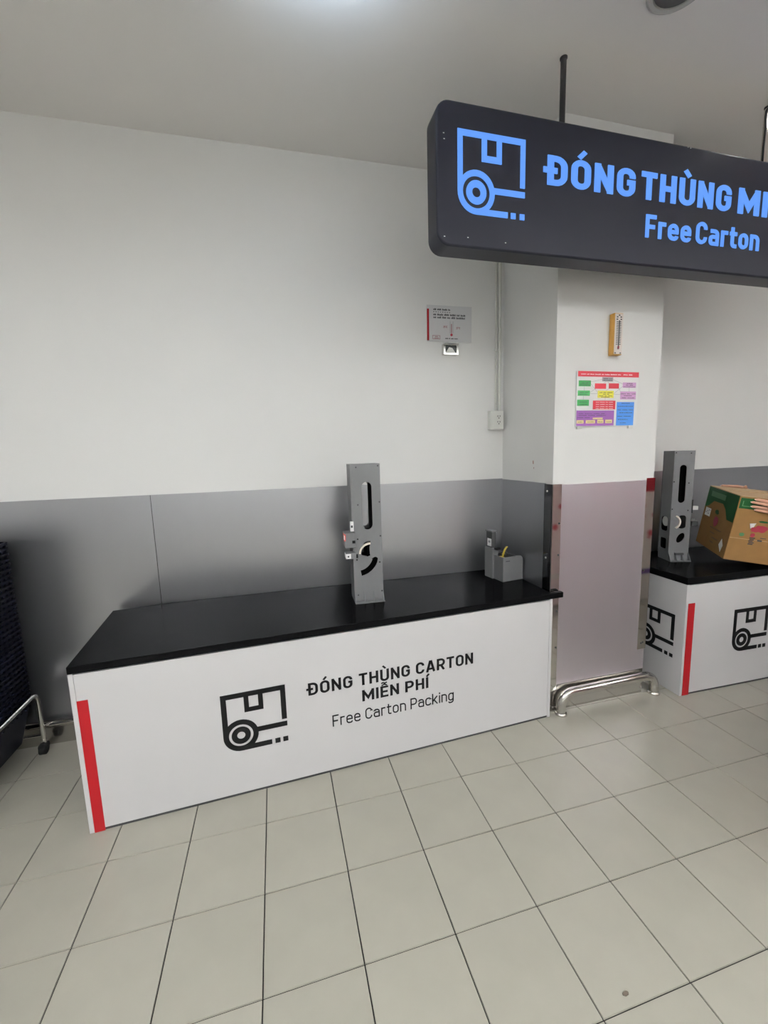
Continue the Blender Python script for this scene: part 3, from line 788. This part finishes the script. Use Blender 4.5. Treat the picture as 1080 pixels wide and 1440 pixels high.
MB().tube([(.055, .07, h_ - .004), (.055, .07, h_ + .004)], .016, 16).build('knob', MAT['greydark'], e, smooth=True)
mb = MB(); 
tp = [(.022, h_ - .010), (.030, h_ + .012), (.042, h_ + .038), (.052, h_ + .052), (.060, h_ + .056)]
mb.ribbon(tp, .0012, .030, .046); mb.build('tape_end', MAT['yellow'], e)
MB().box((.010, .012, h_ - .012), (.028, .060, h_ - .004)).build('tape_support', MAT['yellow'], e)
MB().box((.020, -.0008, h_ - .029), (.050, .001, h_ - .023)).build('maker_mark', MAT['ink'], e)
tw = MB().box((-.012, d_ - .062, 0), (.030, d_ + .02, .195)).build('cutter_tower', MAT['grey'], e, bevel=.002)
MB().box((-.010, d_ - .052, .195), (.020, d_ + .008, .300)).build('cutter_arm', MAT['greydark'], tw, bevel=.002)
MB().box((-.014, d_ - .056, .296), (.026, d_ + .012, .304)).build('cutter_cap', MAT['grey'], tw)
MB().box((-.0125, d_ - .046, .205), (-.009, d_ - .008, .252)).build('label_plate', MAT['label'], tw)
MB().box((-.0132, d_ - .038, .226), (-.0120, d_ - .018, .240)).build('label_print', MAT['pgrey'], tw)
MB().box((.0, d_ - .082, .186), (.034, d_ - .060, .199)).build('blade_guard', MAT['rubber'], tw)

# ================================================================== CARTON HELD ON THE RIGHT COUNTER
BA = Vector((2.8866, -.0538, 1.2241))
BM = (Matrix.Rotation(-.537, 4, 'Z') @ Matrix.Rotation(.1261, 4, 'Y') @ Matrix.Rotation(.0745, 4, 'X'))
BM.translation = BA
bx = bpy.data.objects.new('carton_box', None); COL.objects.link(bx); bx.matrix_world = BM; bx.empty_display_size = .1
tag(bx, 'brown cardboard carton with green bands, tilted by two hands on the right counter', 'carton')
BL, BD, BH = .44, .4173, .4128
MB().box((0, 0, -BH), (BL, BD, -.004)).build('carton_body', MAT['carton'], bx, bevel=.002)
# top flaps, the rear one sprung open a little
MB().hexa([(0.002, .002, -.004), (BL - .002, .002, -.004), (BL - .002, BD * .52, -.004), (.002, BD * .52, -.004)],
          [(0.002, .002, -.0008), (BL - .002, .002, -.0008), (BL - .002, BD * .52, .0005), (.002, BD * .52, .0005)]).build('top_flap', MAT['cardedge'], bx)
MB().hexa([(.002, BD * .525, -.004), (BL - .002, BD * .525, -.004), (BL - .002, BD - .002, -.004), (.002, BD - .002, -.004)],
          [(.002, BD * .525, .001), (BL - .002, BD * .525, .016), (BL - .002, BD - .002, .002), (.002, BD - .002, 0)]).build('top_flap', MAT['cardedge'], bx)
yF = -.0009
MB().box((.006, yF, -.078), (BL - .003, .001, -.012)).build('green_band', MAT['cgreen'], bx)
MB().ribbon([(.022, -.030), (.022, -.062), (.085, -.062)], .004, yF - .0006, 0).build('band_outline', MAT['cgreen2'], bx)
# left face band: drops lower at both corners
mb = MB(); poly = [(.006, -.005), (BD - .006, -.005), (BD - .006, -.150), (BD - .055, -.135), (BD - .115, -.092), (.175, -.088), (.130, -.115), (.085, -.175), (.006, -.175)]
n = len(poly)
mb.add([(-.0009, y, z) for y, z in poly] + [(.001, y, z) for y, z in poly], [list(range(n)), list(range(n, 2 * n))[::-1]] + [(i, (i + 1) % n, n + (i + 1) % n, n + i) for i in range(n)])
mb.build('green_band', MAT['cgreen'], bx)
def left_patch(name, M, y0, y1, z0, z1, dy=.0013, skew=0.0):
    MB().hexa([(-dy, y0, z0), (-dy, y1, z0), (.001, y1, z0), (.001, y0, z0)], [(-dy, y0 + skew, z1), (-dy, y1 + skew, z1), (.001, y1 + skew, z1), (.001, y0 + skew, z1)]).build(name, M, bx)
left_patch('band_print', MAT['cgreen2'], .16, .36, -.065, -.030, .0014)
left_patch('paper_sticker', MAT['label'], BD - .105, BD - .030, -.205, -.150)
mb = MB()
for (y, z) in ((BD - .10, -.165), (BD - .075, -.175), (BD - .055, -.185), (BD - .09, -.19)): mb.box((-.0018, y, z), (-.001, y + .02, z + .006))
tag(mb.build('sticker_print', MAT['pgrey'], bx), kind='stuff')
mb = MB(); dm = [(.075, -.300), (.048, -.338), (.060, -.385), (.098, -.345)]
mb.add([(-.0013, y, z) for y, z in dm] + [(.001, y, z) for y, z in dm], [(0, 1, 2, 3), (7, 6, 5, 4), (0, 4, 5, 1), (1, 5, 6, 2), (2, 6, 7, 3), (3, 7, 4, 0)])
mb.build('paper_sticker', MAT['label'], bx)
def blob(cx, cz, rx, rz, seed, face='front', dy=.0012):
    rnd = random.Random(seed); pts = []
    for k in range(14):
        a = 2 * math.pi * k / 14; q = rnd.uniform(.72, 1.05); pts.append((cx + rx * q * math.cos(a), cz + rz * q * math.sin(a)))
    mb = MB()
    if face == 'front': mb.fprism(pts, -dy, .001)
    else:
        n = len(pts); mb.add([(-dy, y, z) for y, z in pts] + [(.001, y, z) for y, z in pts], [list(range(n)), list(range(n, 2 * n))[::-1]] + [(i, (i + 1) % n, n + (i + 1) % n, n + i) for i in range(n)])
    return mb
blob(.215, -.215, .034, .042, 4, 'left').build('red_fruit_print', MAT['cred'], bx)
blob(.225, -.155, .028, .016, 5, 'left').build('green_print', MAT['cgreen'], bx)
mb = MB()
for (y, z, l) in ((.19, -.268, .15), (.22, -.300, .07), (.17, -.33, .08), (.20, -.36, .05)): mb.box((-.0010, y - l / 2, z), (.001, y + l / 2, z + .007))
tag(mb.build('printed_lines', mat('carton_print', (0.13, 0.075, 0.03), 0.7), bx), kind='stuff')
blob(.150, -.192, .036, .026, 6).build('red_fruit_print', MAT['cred'], bx)
blob(.120, -.200, .024, .020, 9, dy=.0016).build('red_fruit_print', MAT['cred'], bx)
blob(.152, -.148, .030, .008, 7).build('green_print', MAT['cgreen'], bx)
blob(.060, -.240, .015, .014, 8).build('green_print', MAT['cgreen2'], bx)
blob(.117, -.237, .013, .016, 12).build('red_fruit_print', MAT['cred'], bx)
MB().hexa([(.094, -.0014, -.196), (.108, -.0014, -.192), (.108, .001, -.192), (.094, .001, -.196)], [(.086, -.0014, -.166), (.118, -.0014, -.160), (.118, .001, -.160), (.086, .001, -.166)]).build('paper_sticker', MAT['label'], bx)
MB().box((.190, -.0014, -.200), (.205, .001, -.185)).build('paper_sticker', MAT['label'], bx)
mb = MB()
for k in range(5): mb.box((.104 + (k % 2) * .003, -.0012, -.258 - .010 * k), (.134 - (k % 3) * .004, .001, -.252 - .010 * k))
mb.box((.148, -.0012, -.272), (.172, .001, -.262)); mb.box((.16, -.0012, -.252), (.19, .001, -.248))
tag(mb.build('printed_lines', MAT['ink'], bx), kind='stuff')
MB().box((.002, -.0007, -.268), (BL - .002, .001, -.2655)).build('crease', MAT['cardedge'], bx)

# ================================================================== PERSON (stands right of the frame; the hands reach into it)
def skin_mesh(chains, sub=2):
    """chains: list of polylines [(co, radius)...]; the first point of a chain may be an index into earlier points"""
    verts = []; edges = []; rad = []
    for ch in chains:
        prev = None
        for it in ch:
            if isinstance(it, int): prev = it; continue
            co, r = it; verts.append(tuple(co)); rad.append(r if isinstance(r, tuple) else (r, r))
            if prev is not None: edges.append((prev, len(verts) - 1))
            prev = len(verts) - 1
    me = bpy.data.meshes.new('skin'); me.from_pydata(verts, edges, [])
    o = bpy.data.objects.new('skin', me); COL.objects.link(o)
    md = o.modifiers.new('skin', 'SKIN'); md.use_smooth_shade = True; md.branch_smoothing = .6
    for i, v in enumerate(me.skin_vertices[0].data): v.radius = rad[i]; v.use_root = (i == 0)
    sd = o.modifiers.new('sub', 'SUBSURF'); sd.levels = sub; sd.render_levels = sub
    dg = bpy.context.evaluated_depsgraph_get()
    out = bpy.data.meshes.new_from_object(o.evaluated_get(dg))
    bpy.data.objects.remove(o); bpy.data.meshes.remove(me)
    return out
def joined(name, meshes, mats):
    bm = bmesh.new()
    for me in meshes: bm.from_mesh(me)
    me = bpy.data.meshes.new(name); bm.to_mesh(me); bm.free()
    me.materials.clear()
    for M in mats: me.materials.append(M)
    me.polygons.foreach_set('use_smooth', [True] * len(me.polygons)); me.polygons.foreach_set('material_index', [0] * len(me.polygons))
    return me
def B(x, y, z): return BM @ Vector((x, y, z))
hips = Vector((3.70, -.375, .86)); chest = Vector((3.615, -.315, 1.16)); neck = Vector((3.575, -.29, 1.34)); head = Vector((3.535, -.265, 1.50))
fdir = Vector((-.85, .51, 0)).normalized(); rdir = Vector((.51, .85, 0)).normalized()
shR = neck + rdir * .165 + Vector((.02, 0, -.055)); shL = neck - rdir * .165 + Vector((.02, 0, -.055))
wrL = B(.272, -.050, -.052); elL = B(.50, -.115, -.115)
wrR = B(.305, BD + .045, -.070); elR = B(.545, BD + .060, -.145)
hpR = hips + rdir * .085 + Vector((0, 0, -.03)); hpL = hips - rdir * .085 + Vector((0, 0, -.03))
knR = hpR + Vector((0.0, .01, -.38)); knL = hpL + Vector((0.01, 0, -.38))
anR = Vector((knR.x + .03, knR.y - .03, .075)); anL = Vector((knL.x + .04, knL.y - .02, .075))
def body_chains(k=1.0, arms=True, legs=True, torso=True):
    ch = [[(hips, (.105 * k, .085 * k)), (hips.lerp(chest, .5), (.095 * k, .078 * k)), (chest, (.110 * k, .085 * k)), (chest.lerp(neck, .7), (.080 * k, .066 * k)), (neck, .052), (neck.lerp(head, .45), .050)]]
    # indices: hips0 mid1 chest2 up3 neck4 
    ch.append([3, (shR, .044 * k), (shR.lerp(elR, .5), .043 * k), (elR, .038 * k), (elR.lerp(wrR, .5), .034), (wrR, .025)])
    ch.append([3, (shL, .044 * k), (shL.lerp(elL, .5), .043 * k), (elL, .038 * k), (elL.lerp(wrL, .5), .034), (wrL, .025)])
    ch.append([0, (hpR, .070 * k), (hpR.lerp(knR, .5), .062 * k), (knR, .048 * k), (knR.lerp(anR, .4), .044), (anR, .036), (anR + fdir * .06 + Vector((0, 0, -.035)), .038), (anR + fdir * .16 + Vector((0, 0, -.045)), .028)])
    ch.append([0, (hpL, .070 * k), (hpL.lerp(knL, .5), .062 * k), (knL, .048 * k), (knL.lerp(anL, .4), .044), (anL, .036), (anL + fdir * .06 + Vector((0, 0, -.035)), .038), (anL + fdir * .16 + Vector((0, 0, -.045)), .028)])
    return ch
def hand(side):
    """a hand laid against the carton: four fingers along -x, thumb over the top edge"""
    sg_ = -1 if side == 'L' else 1
    face = 0 if side == 'L' else BD
    def Q(x, off, z): return B(x, face + sg_ * off, z)
    wr = wrL if side == 'L' else wrR
    parts = []; tips = []
    if side == 'L':
        F = [(.070, -.0125, .157, -.020), (.054, -.0310, .163, -.040), (.060, -.0575, .160, -.060), (.083, -.0775, .154, -.079)]
        zc = -.050
    else:
        F = [(.066, .0045, .172, .0085), (.050, -.017, .176, -.013), (.056, -.040, .173, -.036), (.080, -.060, .167, -.056)]
        zc = -.030
    for (tx, tz, kx, kz) in F:
        p0 = Q(kx + .055, .030, zc + (kz - zc) * .55); p1 = Q(kx, .0215, kz)
        p2 = Q(kx + (tx - kx) * .42, .0165, kz + (tz - kz) * .45); p3 = Q(kx + (tx - kx) * .74, .0115, kz + (tz - kz) * .8); p4 = Q(tx + .003, .0088, tz)
        parts.append(skin_mesh([[(p0, .0130), (p1, .0122), (p1.lerp(p2, .55), .0098), (p2, .0105), (p2.lerp(p3, .5), .0090), (p3, .0094), (p3.lerp(p4, .6), .0082), (p4, .0064)]]))
        tips.append((p4, p3))
    # palm: broad flat mass from knuckles to wrist
    kn = [Q(f[2] + .004, .024, f[3]) for f in F]
    mid = (kn[0] + kn[1] + kn[2] + kn[3]) / 4
    c2 = Q(.205, .031, zc)
    bmx = bmesh.new()
    def ell(center, rx, ry, rz):
        mm = BM.to_3x3().to_4x4(); mm.translation = center
        mm = mm @ Matrix.Diagonal((rx, ry, rz, 1))
        bmesh.ops.create_uvsphere(bmx, u_segments=20, v_segments=14, radius=1, matrix=mm)
    ell(Q(.195, .029, zc), .060, .0165, .046)
    pm = bpy.data.meshes.new('palm'); bmx.to_mesh(pm); bmx.free(); parts.append(pm)
    # metacarpal heads
    parts.append(skin_mesh([[(Q(.190, .028, zc), (.016, .010)), (Q(.222, .033, zc - .001), (.029, .017)), (Q(.248, .041, zc - .001), (.027, .019)), (wr, (.025, .021)), (wr + (elL - wrL if side == 'L' else elR - wrR) * .3, .030)]]))
    # thumb leaves the upper side of the palm near its base and lies over the top edge
    if side == 'L':
        t = [(Q(.232, .030, -.024), .0150), (Q(.212, .022, .002), .0125), (Q(.190, .004, .0165), .0105), (Q(.172, -.016, .0150), .0095), (Q(.160, -.030, .0110), .0070)]
    else:
        t = [(Q(.232, .030, -.020), .0150), (Q(.222, .026, .002), .0125), (Q(.214, .012, .014), .0105), (Q(.206, -.006, .016), .0095), (Q(.200, -.018, .014), .0070)]
    parts.append(skin_mesh([t])); tips.append((t[-1][0], t[-2][0]))
    return parts, tips
meshes = [skin_mesh(body_chains())]
hL, tL = hand('L'); hR, tR = hand('R'); meshes += hL + hR
# head with face
HR_ = Matrix.Translation(head + fdir * .02) @ Matrix.Rotation(math.atan2(fdir.x, -fdir.y), 4, 'Z') @ Matrix.Rotation(math.radians(18), 4, 'X')
bmh = bmesh.new()
bmesh.ops.create_uvsphere(bmh, u_segments=28, v_segments=20, radius=1)
for v in bmh.verts:
    x, y, z = v.co     # local: -y is forward (face)
    sx = .074 * (1 - .18 * max(0, -z)); sy = .095; szz = .115
    nx, ny, nz = x * sx, y * sy, z * szz
    if y < 0:
        nose = math.exp(-((x / .16) ** 2 + ((z + .12) / .20) ** 2)); ny -= .024 * nose * (-y)
        eye = math.exp(-(((abs(x) - .42) / .17) ** 2 + ((z - .05) / .12) ** 2)); ny += .009 * eye
        chin = math.exp(-((x / .4) ** 2 + ((z + .85) / .2) ** 2)); ny -= .012 * chin
        mouth = math.exp(-((x / .35) ** 2 + ((z + .48) / .05) ** 2)); ny += .005 * mouth
    v.co = (nx, ny, nz)
for s_ in (-1, 1):
    mm = Matrix.Translation((s_ * .074, .008, -.005)) @ Matrix.Diagonal((.010, .020, .032, 1))
    bmesh.ops.create_uvsphere(bmh, u_segments=10, v_segments=8, radius=1, matrix=mm)
hm = bpy.data.meshes.new('head'); 
HR = Matrix.Translation(head + fdir * .02) @ Matrix.Rotation(math.atan2(fdir.x, -fdir.y) , 4, 'Z') @ Matrix.Rotation(math.radians(18), 4, 'X')
bmh.transform(HR); bmh.to_mesh(hm); bmh.free(); meshes.append(hm)
face_parts = []
for nm, M, x, z, rx, ry, rz in (('eye', 'label', -.031, .006, .0115, .006, .0062), ('eye', 'label', .031, .006, .0115, .006, .0062), ('pupil', 'ink', -.031, .006, .0052, .0072, .0056), ('pupil', 'ink', .031, .006, .0052, .0072, .0056), ('eyebrow', 'hair', -.031, .024, .016, .005, .0030), ('eyebrow', 'hair', .031, .024, .016, .005, .0030), ('mouth', 'lips', 0, -.055, .021, .007, .0060)):
    b2 = bmesh.new(); yy = -.095 * math.sqrt(max(.05, 1 - (x / .074) ** 2 - (z / .115) ** 2)) + (.006 if nm in ('eye', 'pupil') else .001)
    bmesh.ops.create_uvsphere(b2, u_segments=14, v_segments=10, radius=1, matrix=HR_ @ Matrix.Translation((x, yy, z)) @ Matrix.Diagonal((rx, ry, rz, 1)))
    m2 = bpy.data.meshes.new(nm); b2.to_mesh(m2); b2.free(); face_parts.append((nm, m2, M))
pe = empty('person', (3.70, -.40, 0), 0, 'person in a red shirt leaning over the counter, both hands holding the carton', 'person')
def pchild(name, me):
    o = bpy.data.objects.new(name, me); COL.objects.link(o); o.parent = pe
    me.transform(Matrix.Translation(-Vector(pe.location))); return o
pchild('body', joined('body', meshes, [MAT['skin']]))
mb = MB()
for (p4, p3) in tL[:4] + tR[:4]:
    d = (p4 - p3).normalized(); n_ = (BM.to_3x3() @ Vector((0, -1 if (p4, p3) in tL else 1, 0)))
    sdir = d.cross(n_).normalized(); c0 = p4 + n_ * .0047
    vs = []
    for (a, b_, hgt) in ((-.005, -.0036, 0), (-.005, .0036, 0), (.004, .0030, -.0016), (.004, -.0030, -.0016)):
        vs.append(c0 + d * a + sdir * b_ + n_ * hgt)
    vs2 = [v - n_ * .003 for v in vs]
    mb.hexa(vs2, [v + n_ * .0008 for v in vs])
pchild('fingernails', mb.mesh('fingernails', MAT['nail']))
for nm, m2, M in face_parts: pchild(nm, joined(nm, [m2], [MAT[M]]))
# clothes follow the body
sh = skin_mesh([[(hips + Vector((0, 0, -.085)), (.160, .132)), (hips.lerp(chest, .5), (.138, .112)), (chest, (.160, .120)), (chest.lerp(neck, .7), (.125, .10)), (neck - Vector((0, 0, .015)), .066)],
                [3, (shR, .070), (shR.lerp(elR, .45), .062)], [3, (shL, .070), (shL.lerp(elL, .45), .062)]])
pchild('shirt', joined('shirt', [sh], [MAT['shirt']]))
tr = skin_mesh([[(hips + Vector((0, 0, .06)), (.146, .118)), (hips, (.150, .122)), ],
                [1, (hpR, .104), (hpR.lerp(knR, .5), .092), (knR, .070), (anR + Vector((0, 0, .03)), .056)], [1, (hpL, .104), (hpL.lerp(knL, .5), .092), (knL, .070), (anL + Vector((0, 0, .03)), .056)]])
pchild('trousers', joined('trousers', [tr], [MAT['trousers']]))
bmh = bmesh.new(); bmesh.ops.create_uvsphere(bmh, u_segments=24, v_segments=16, radius=1)
bmesh.ops.delete(bmh, geom=[v for v in bmh.verts if v.co.z < .28 - .95 * max(0, v.co.y + .25)], context='VERTS')
for v in bmh.verts: v.co = (v.co.x * .082, v.co.y * .103, v.co.z * .123)
bmh.transform(HR); hme = bpy.data.meshes.new('hair'); bmh.to_mesh(hme); bmh.free()
pchild('hair', joined('hair', [hme], [MAT['hair']]))
for an in (anR, anL):
    s_ = skin_mesh([[(an + Vector((0, 0, -.01)), .042), (an + fdir * .05 + Vector((0, 0, -.033)), (.045, .042)), (an + fdir * .17 + Vector((0, 0, -.045)), (.038, .030))]])
    pchild('shoe', joined('shoe', [s_], [MAT['rubber']]))

# ================================================================== BASKET STAND
BX0, BX1, BY0, BY1 = -1.515, -1.186, .035, .505
bs = empty('basket_stand', (-1.35, .28, 0), 0, 'chrome wheeled stand under the stack of dark baskets', 'basket stand')
ox, oy = -1.35, .28
def rail_path(x):
    x -= ox
    ya, yb, z, R = .020 - oy, .500 - oy, .345, .05
    p = [(x, ya, .075), (x, ya, z - R)] + [(x, ya + R - R * math.cos(math.radians(a)), z - R + R * math.sin(math.radians(a))) for a in (22, 45, 67, 90)]
    p += [(x, yb - R + R * math.sin(math.radians(a)), z - R + R * math.cos(math.radians(a))) for a in (0, 22, 45, 67, 90)] + [(x, yb, .075)]
    return p
for x in (-1.164, -1.537):
    MB().tube(rail_path(x), .011, 12).build('side_frame', MAT['chrome'], bs, smooth=True)
for y in (.020, .500):
    MB().tube([(-1.164 - ox, y - oy, .100), (-1.537 - ox, y - oy, .100)], .009, 10).build('cross_bar', MAT['chrome'], bs, smooth=True)
for x in (-1.27, -1.35, -1.43):
    MB().tube([(x - ox, .020 - oy, .100), (x - ox, .500 - oy, .100)], .009, 10).build('lower_bar', MAT['chrome'], bs, smooth=True)
for x in (-1.164, -1.537):
    for y in (.020, .500):
        cw = MB().tube([(x - ox, y - oy, .048), (x - ox, y - oy, .078)], .012, 12).build('castor', MAT['chrome'], bs, smooth=True)
        MB().tube([(x - .013 - ox, y - .012 - oy, .029), (x + .013 - ox, y - .012 - oy, .029)], .029, 20).build('castor_wheel', MAT['rubber'], cw, smooth=True)
        MB().box((x - .019 - ox, y - .034 - oy, .028), (x + .019 - ox, y + .018 - oy, .058)).build('castor_hood', MAT['rubber'], cw, bevel=.008)
# one basket: tapered ribbed tub with a rolled rim
def basket_mesh():
    mb = MB(); hgt = .205; tp = .042; th = .0025
    x0, x1, y0, y1 = -.1645, .1645, -.235, .235
    def ring(z, inset, n=4, r=.03):
        return [(x, y, z) for x, y in rrect(x0 + inset, y0 + inset, x1 - inset, y1 - inset, r, n)]
    lev = [(0, tp), (hgt * .5, tp * .5), (hgt - .012, .004)]
    R = [ring(z, i) for z, i in lev]; Ri = [ring(z + (th if k == 0 else 0), i + th) for k, (z, i) in enumerate(lev)]
    n = len(R[0]); vs = [v for r in R for v in r] + [v for r in Ri for v in r]; o = len(R) * n; fs = []
    for k in range(len(R) - 1):
        for i in range(n):
            j = (i + 1) % n
            fs.append((k * n + i, k * n + j, (k + 1) * n + j, (k + 1) * n + i)); fs.append((o + k * n + j, o + k * n + i, o + (k + 1) * n + i, o + (k + 1) * n + j))
    fs.append(list(range(n))[::-1]); fs.append([o + i for i in range(n)])
    mb.add(vs, fs)
    a = ring(hgt - .013, .004); b = ring(hgt - .013, -.004); c = ring(hgt, -.004); d = ring(hgt, .0048)
    vs = a + b + c + d; fs = []
    for k in range(4):
        for i in range(n):
            j = (i + 1) % n; k2 = (k + 1) % 4
            fs.append((k * n + i, k * n + j, k2 * n + j, k2 * n + i))
    mb.add(vs, fs)
    return mb.mesh('shopping_basket', MAT['basket'])
bme = basket_mesh()
ribs = MB()
for k in range(12):
    y = -.20 + k * .4 / 11
    ribs.box((.158, y - .004, .181), (.1675, y + .004, .192))
rme = ribs.mesh('ribs', MAT['basket'])
NB = 33; pitch = .0265
ONES = ['', 'first', 'second', 'third', 'fourth', 'fifth', 'sixth', 'seventh', 'eighth', 'ninth']
ORD = ['topmost'] + ONES[2:] + ['tenth', 'eleventh', 'twelfth', 'thirteenth', 'fourteenth', 'fifteenth', 'sixteenth', 'seventeenth', 'eighteenth', 'nineteenth', 'twentieth'] + ['twenty-' + o for o in ONES[1:]] + ['thirtieth'] + ['thirty-' + o for o in ONES[1:]]
rb_ = random.Random(11)
for k in range(NB):
    o = bpy.data.objects.new('shopping_basket', bme); COL.objects.link(o)
    o.location = ((BX0 + BX1) / 2 + rb_.uniform(-.0003, .0003), (BY0 + BY1) / 2 + rb_.uniform(-.0003, .0003), .1095 + k * pitch)
    o.rotation_euler = (0, 0, rb_.uniform(-.0006, .0006))
    lab = 'dark navy shopping basket, %s from the top of the stack at the left edge' % ORD[NB - 1 - k]
    if k == NB - 1: lab = 'topmost dark navy shopping basket of the stack at the left edge'
    if k == 0: lab = 'lowest dark navy shopping basket, resting on the chrome stand'
    tag(o, lab, 'basket', 'nested shopping baskets')
    q = bpy.data.objects.new('rib_row', rme); COL.objects.link(q); q.parent = o; tag(q, kind='stuff')

# small dark scrap on the tiles
mb = MB(); rnd = random.Random(5)
pts = [(.011 * math.cos(a) * rnd.uniform(.6, 1), .006 * math.sin(a) * rnd.uniform(.6, 1)) for a in [k * math.pi / 5 for k in range(10)]]
mb.prism(pts, 0, .0025)
tag(mb.build('floor_scrap', MAT['dirt'], loc=(1.0005, -1.1717, .0004)), 'tiny dark scrap lying on the floor tiles at the lower right', 'scrap')

# ================================================================== OUT OF FRAME: display stands that the polished steel mirrors
def display(loc, wd, header, body, basem, label):
    e = empty('display_stand', loc, 0, label, 'display stand')
    MB().box((0, -.35, 0), (wd, 0, .27)).build('base', body, e, bevel=.01)
    MB().box((.005, -.345, .27), (wd - .005, -.005, .32)).build('purple_band', basem, e)
    MB().box((.01, -.34, .32), (wd - .01, -.01, 1.10)).build('panel', body, e, bevel=.005)
    MB().box((0, -.30, 1.10), (wd, 0, 1.30)).build('header', header, e, bevel=.01)
    mb = MB(); rnd = random.Random(int(wd * 100))
    for k in range(7):
        x = rnd.uniform(.08, wd - .12); z = rnd.uniform(.5, 1.04); mb.fprism(circ(x, z, rnd.uniform(.015, .035), 12), -.004, .0)
    mb.v = [(v[0], -v[1] - .01, v[2]) for v in mb.v]
    tag(mb.build('printed_dots', MAT['pred'], e), kind='stuff')
display((3.25, -1.30, 0), .75, MAT['pred'], MAT['cream'], MAT['purple'], 'cream display stand with a red header, seen mirrored in the right steel corner strip')
display((2.20, -1.45, 0), .85, MAT['pinkish'], MAT['pinkish'], MAT['cream'], 'peach display stand mirrored in the steel sheet of the pillar')
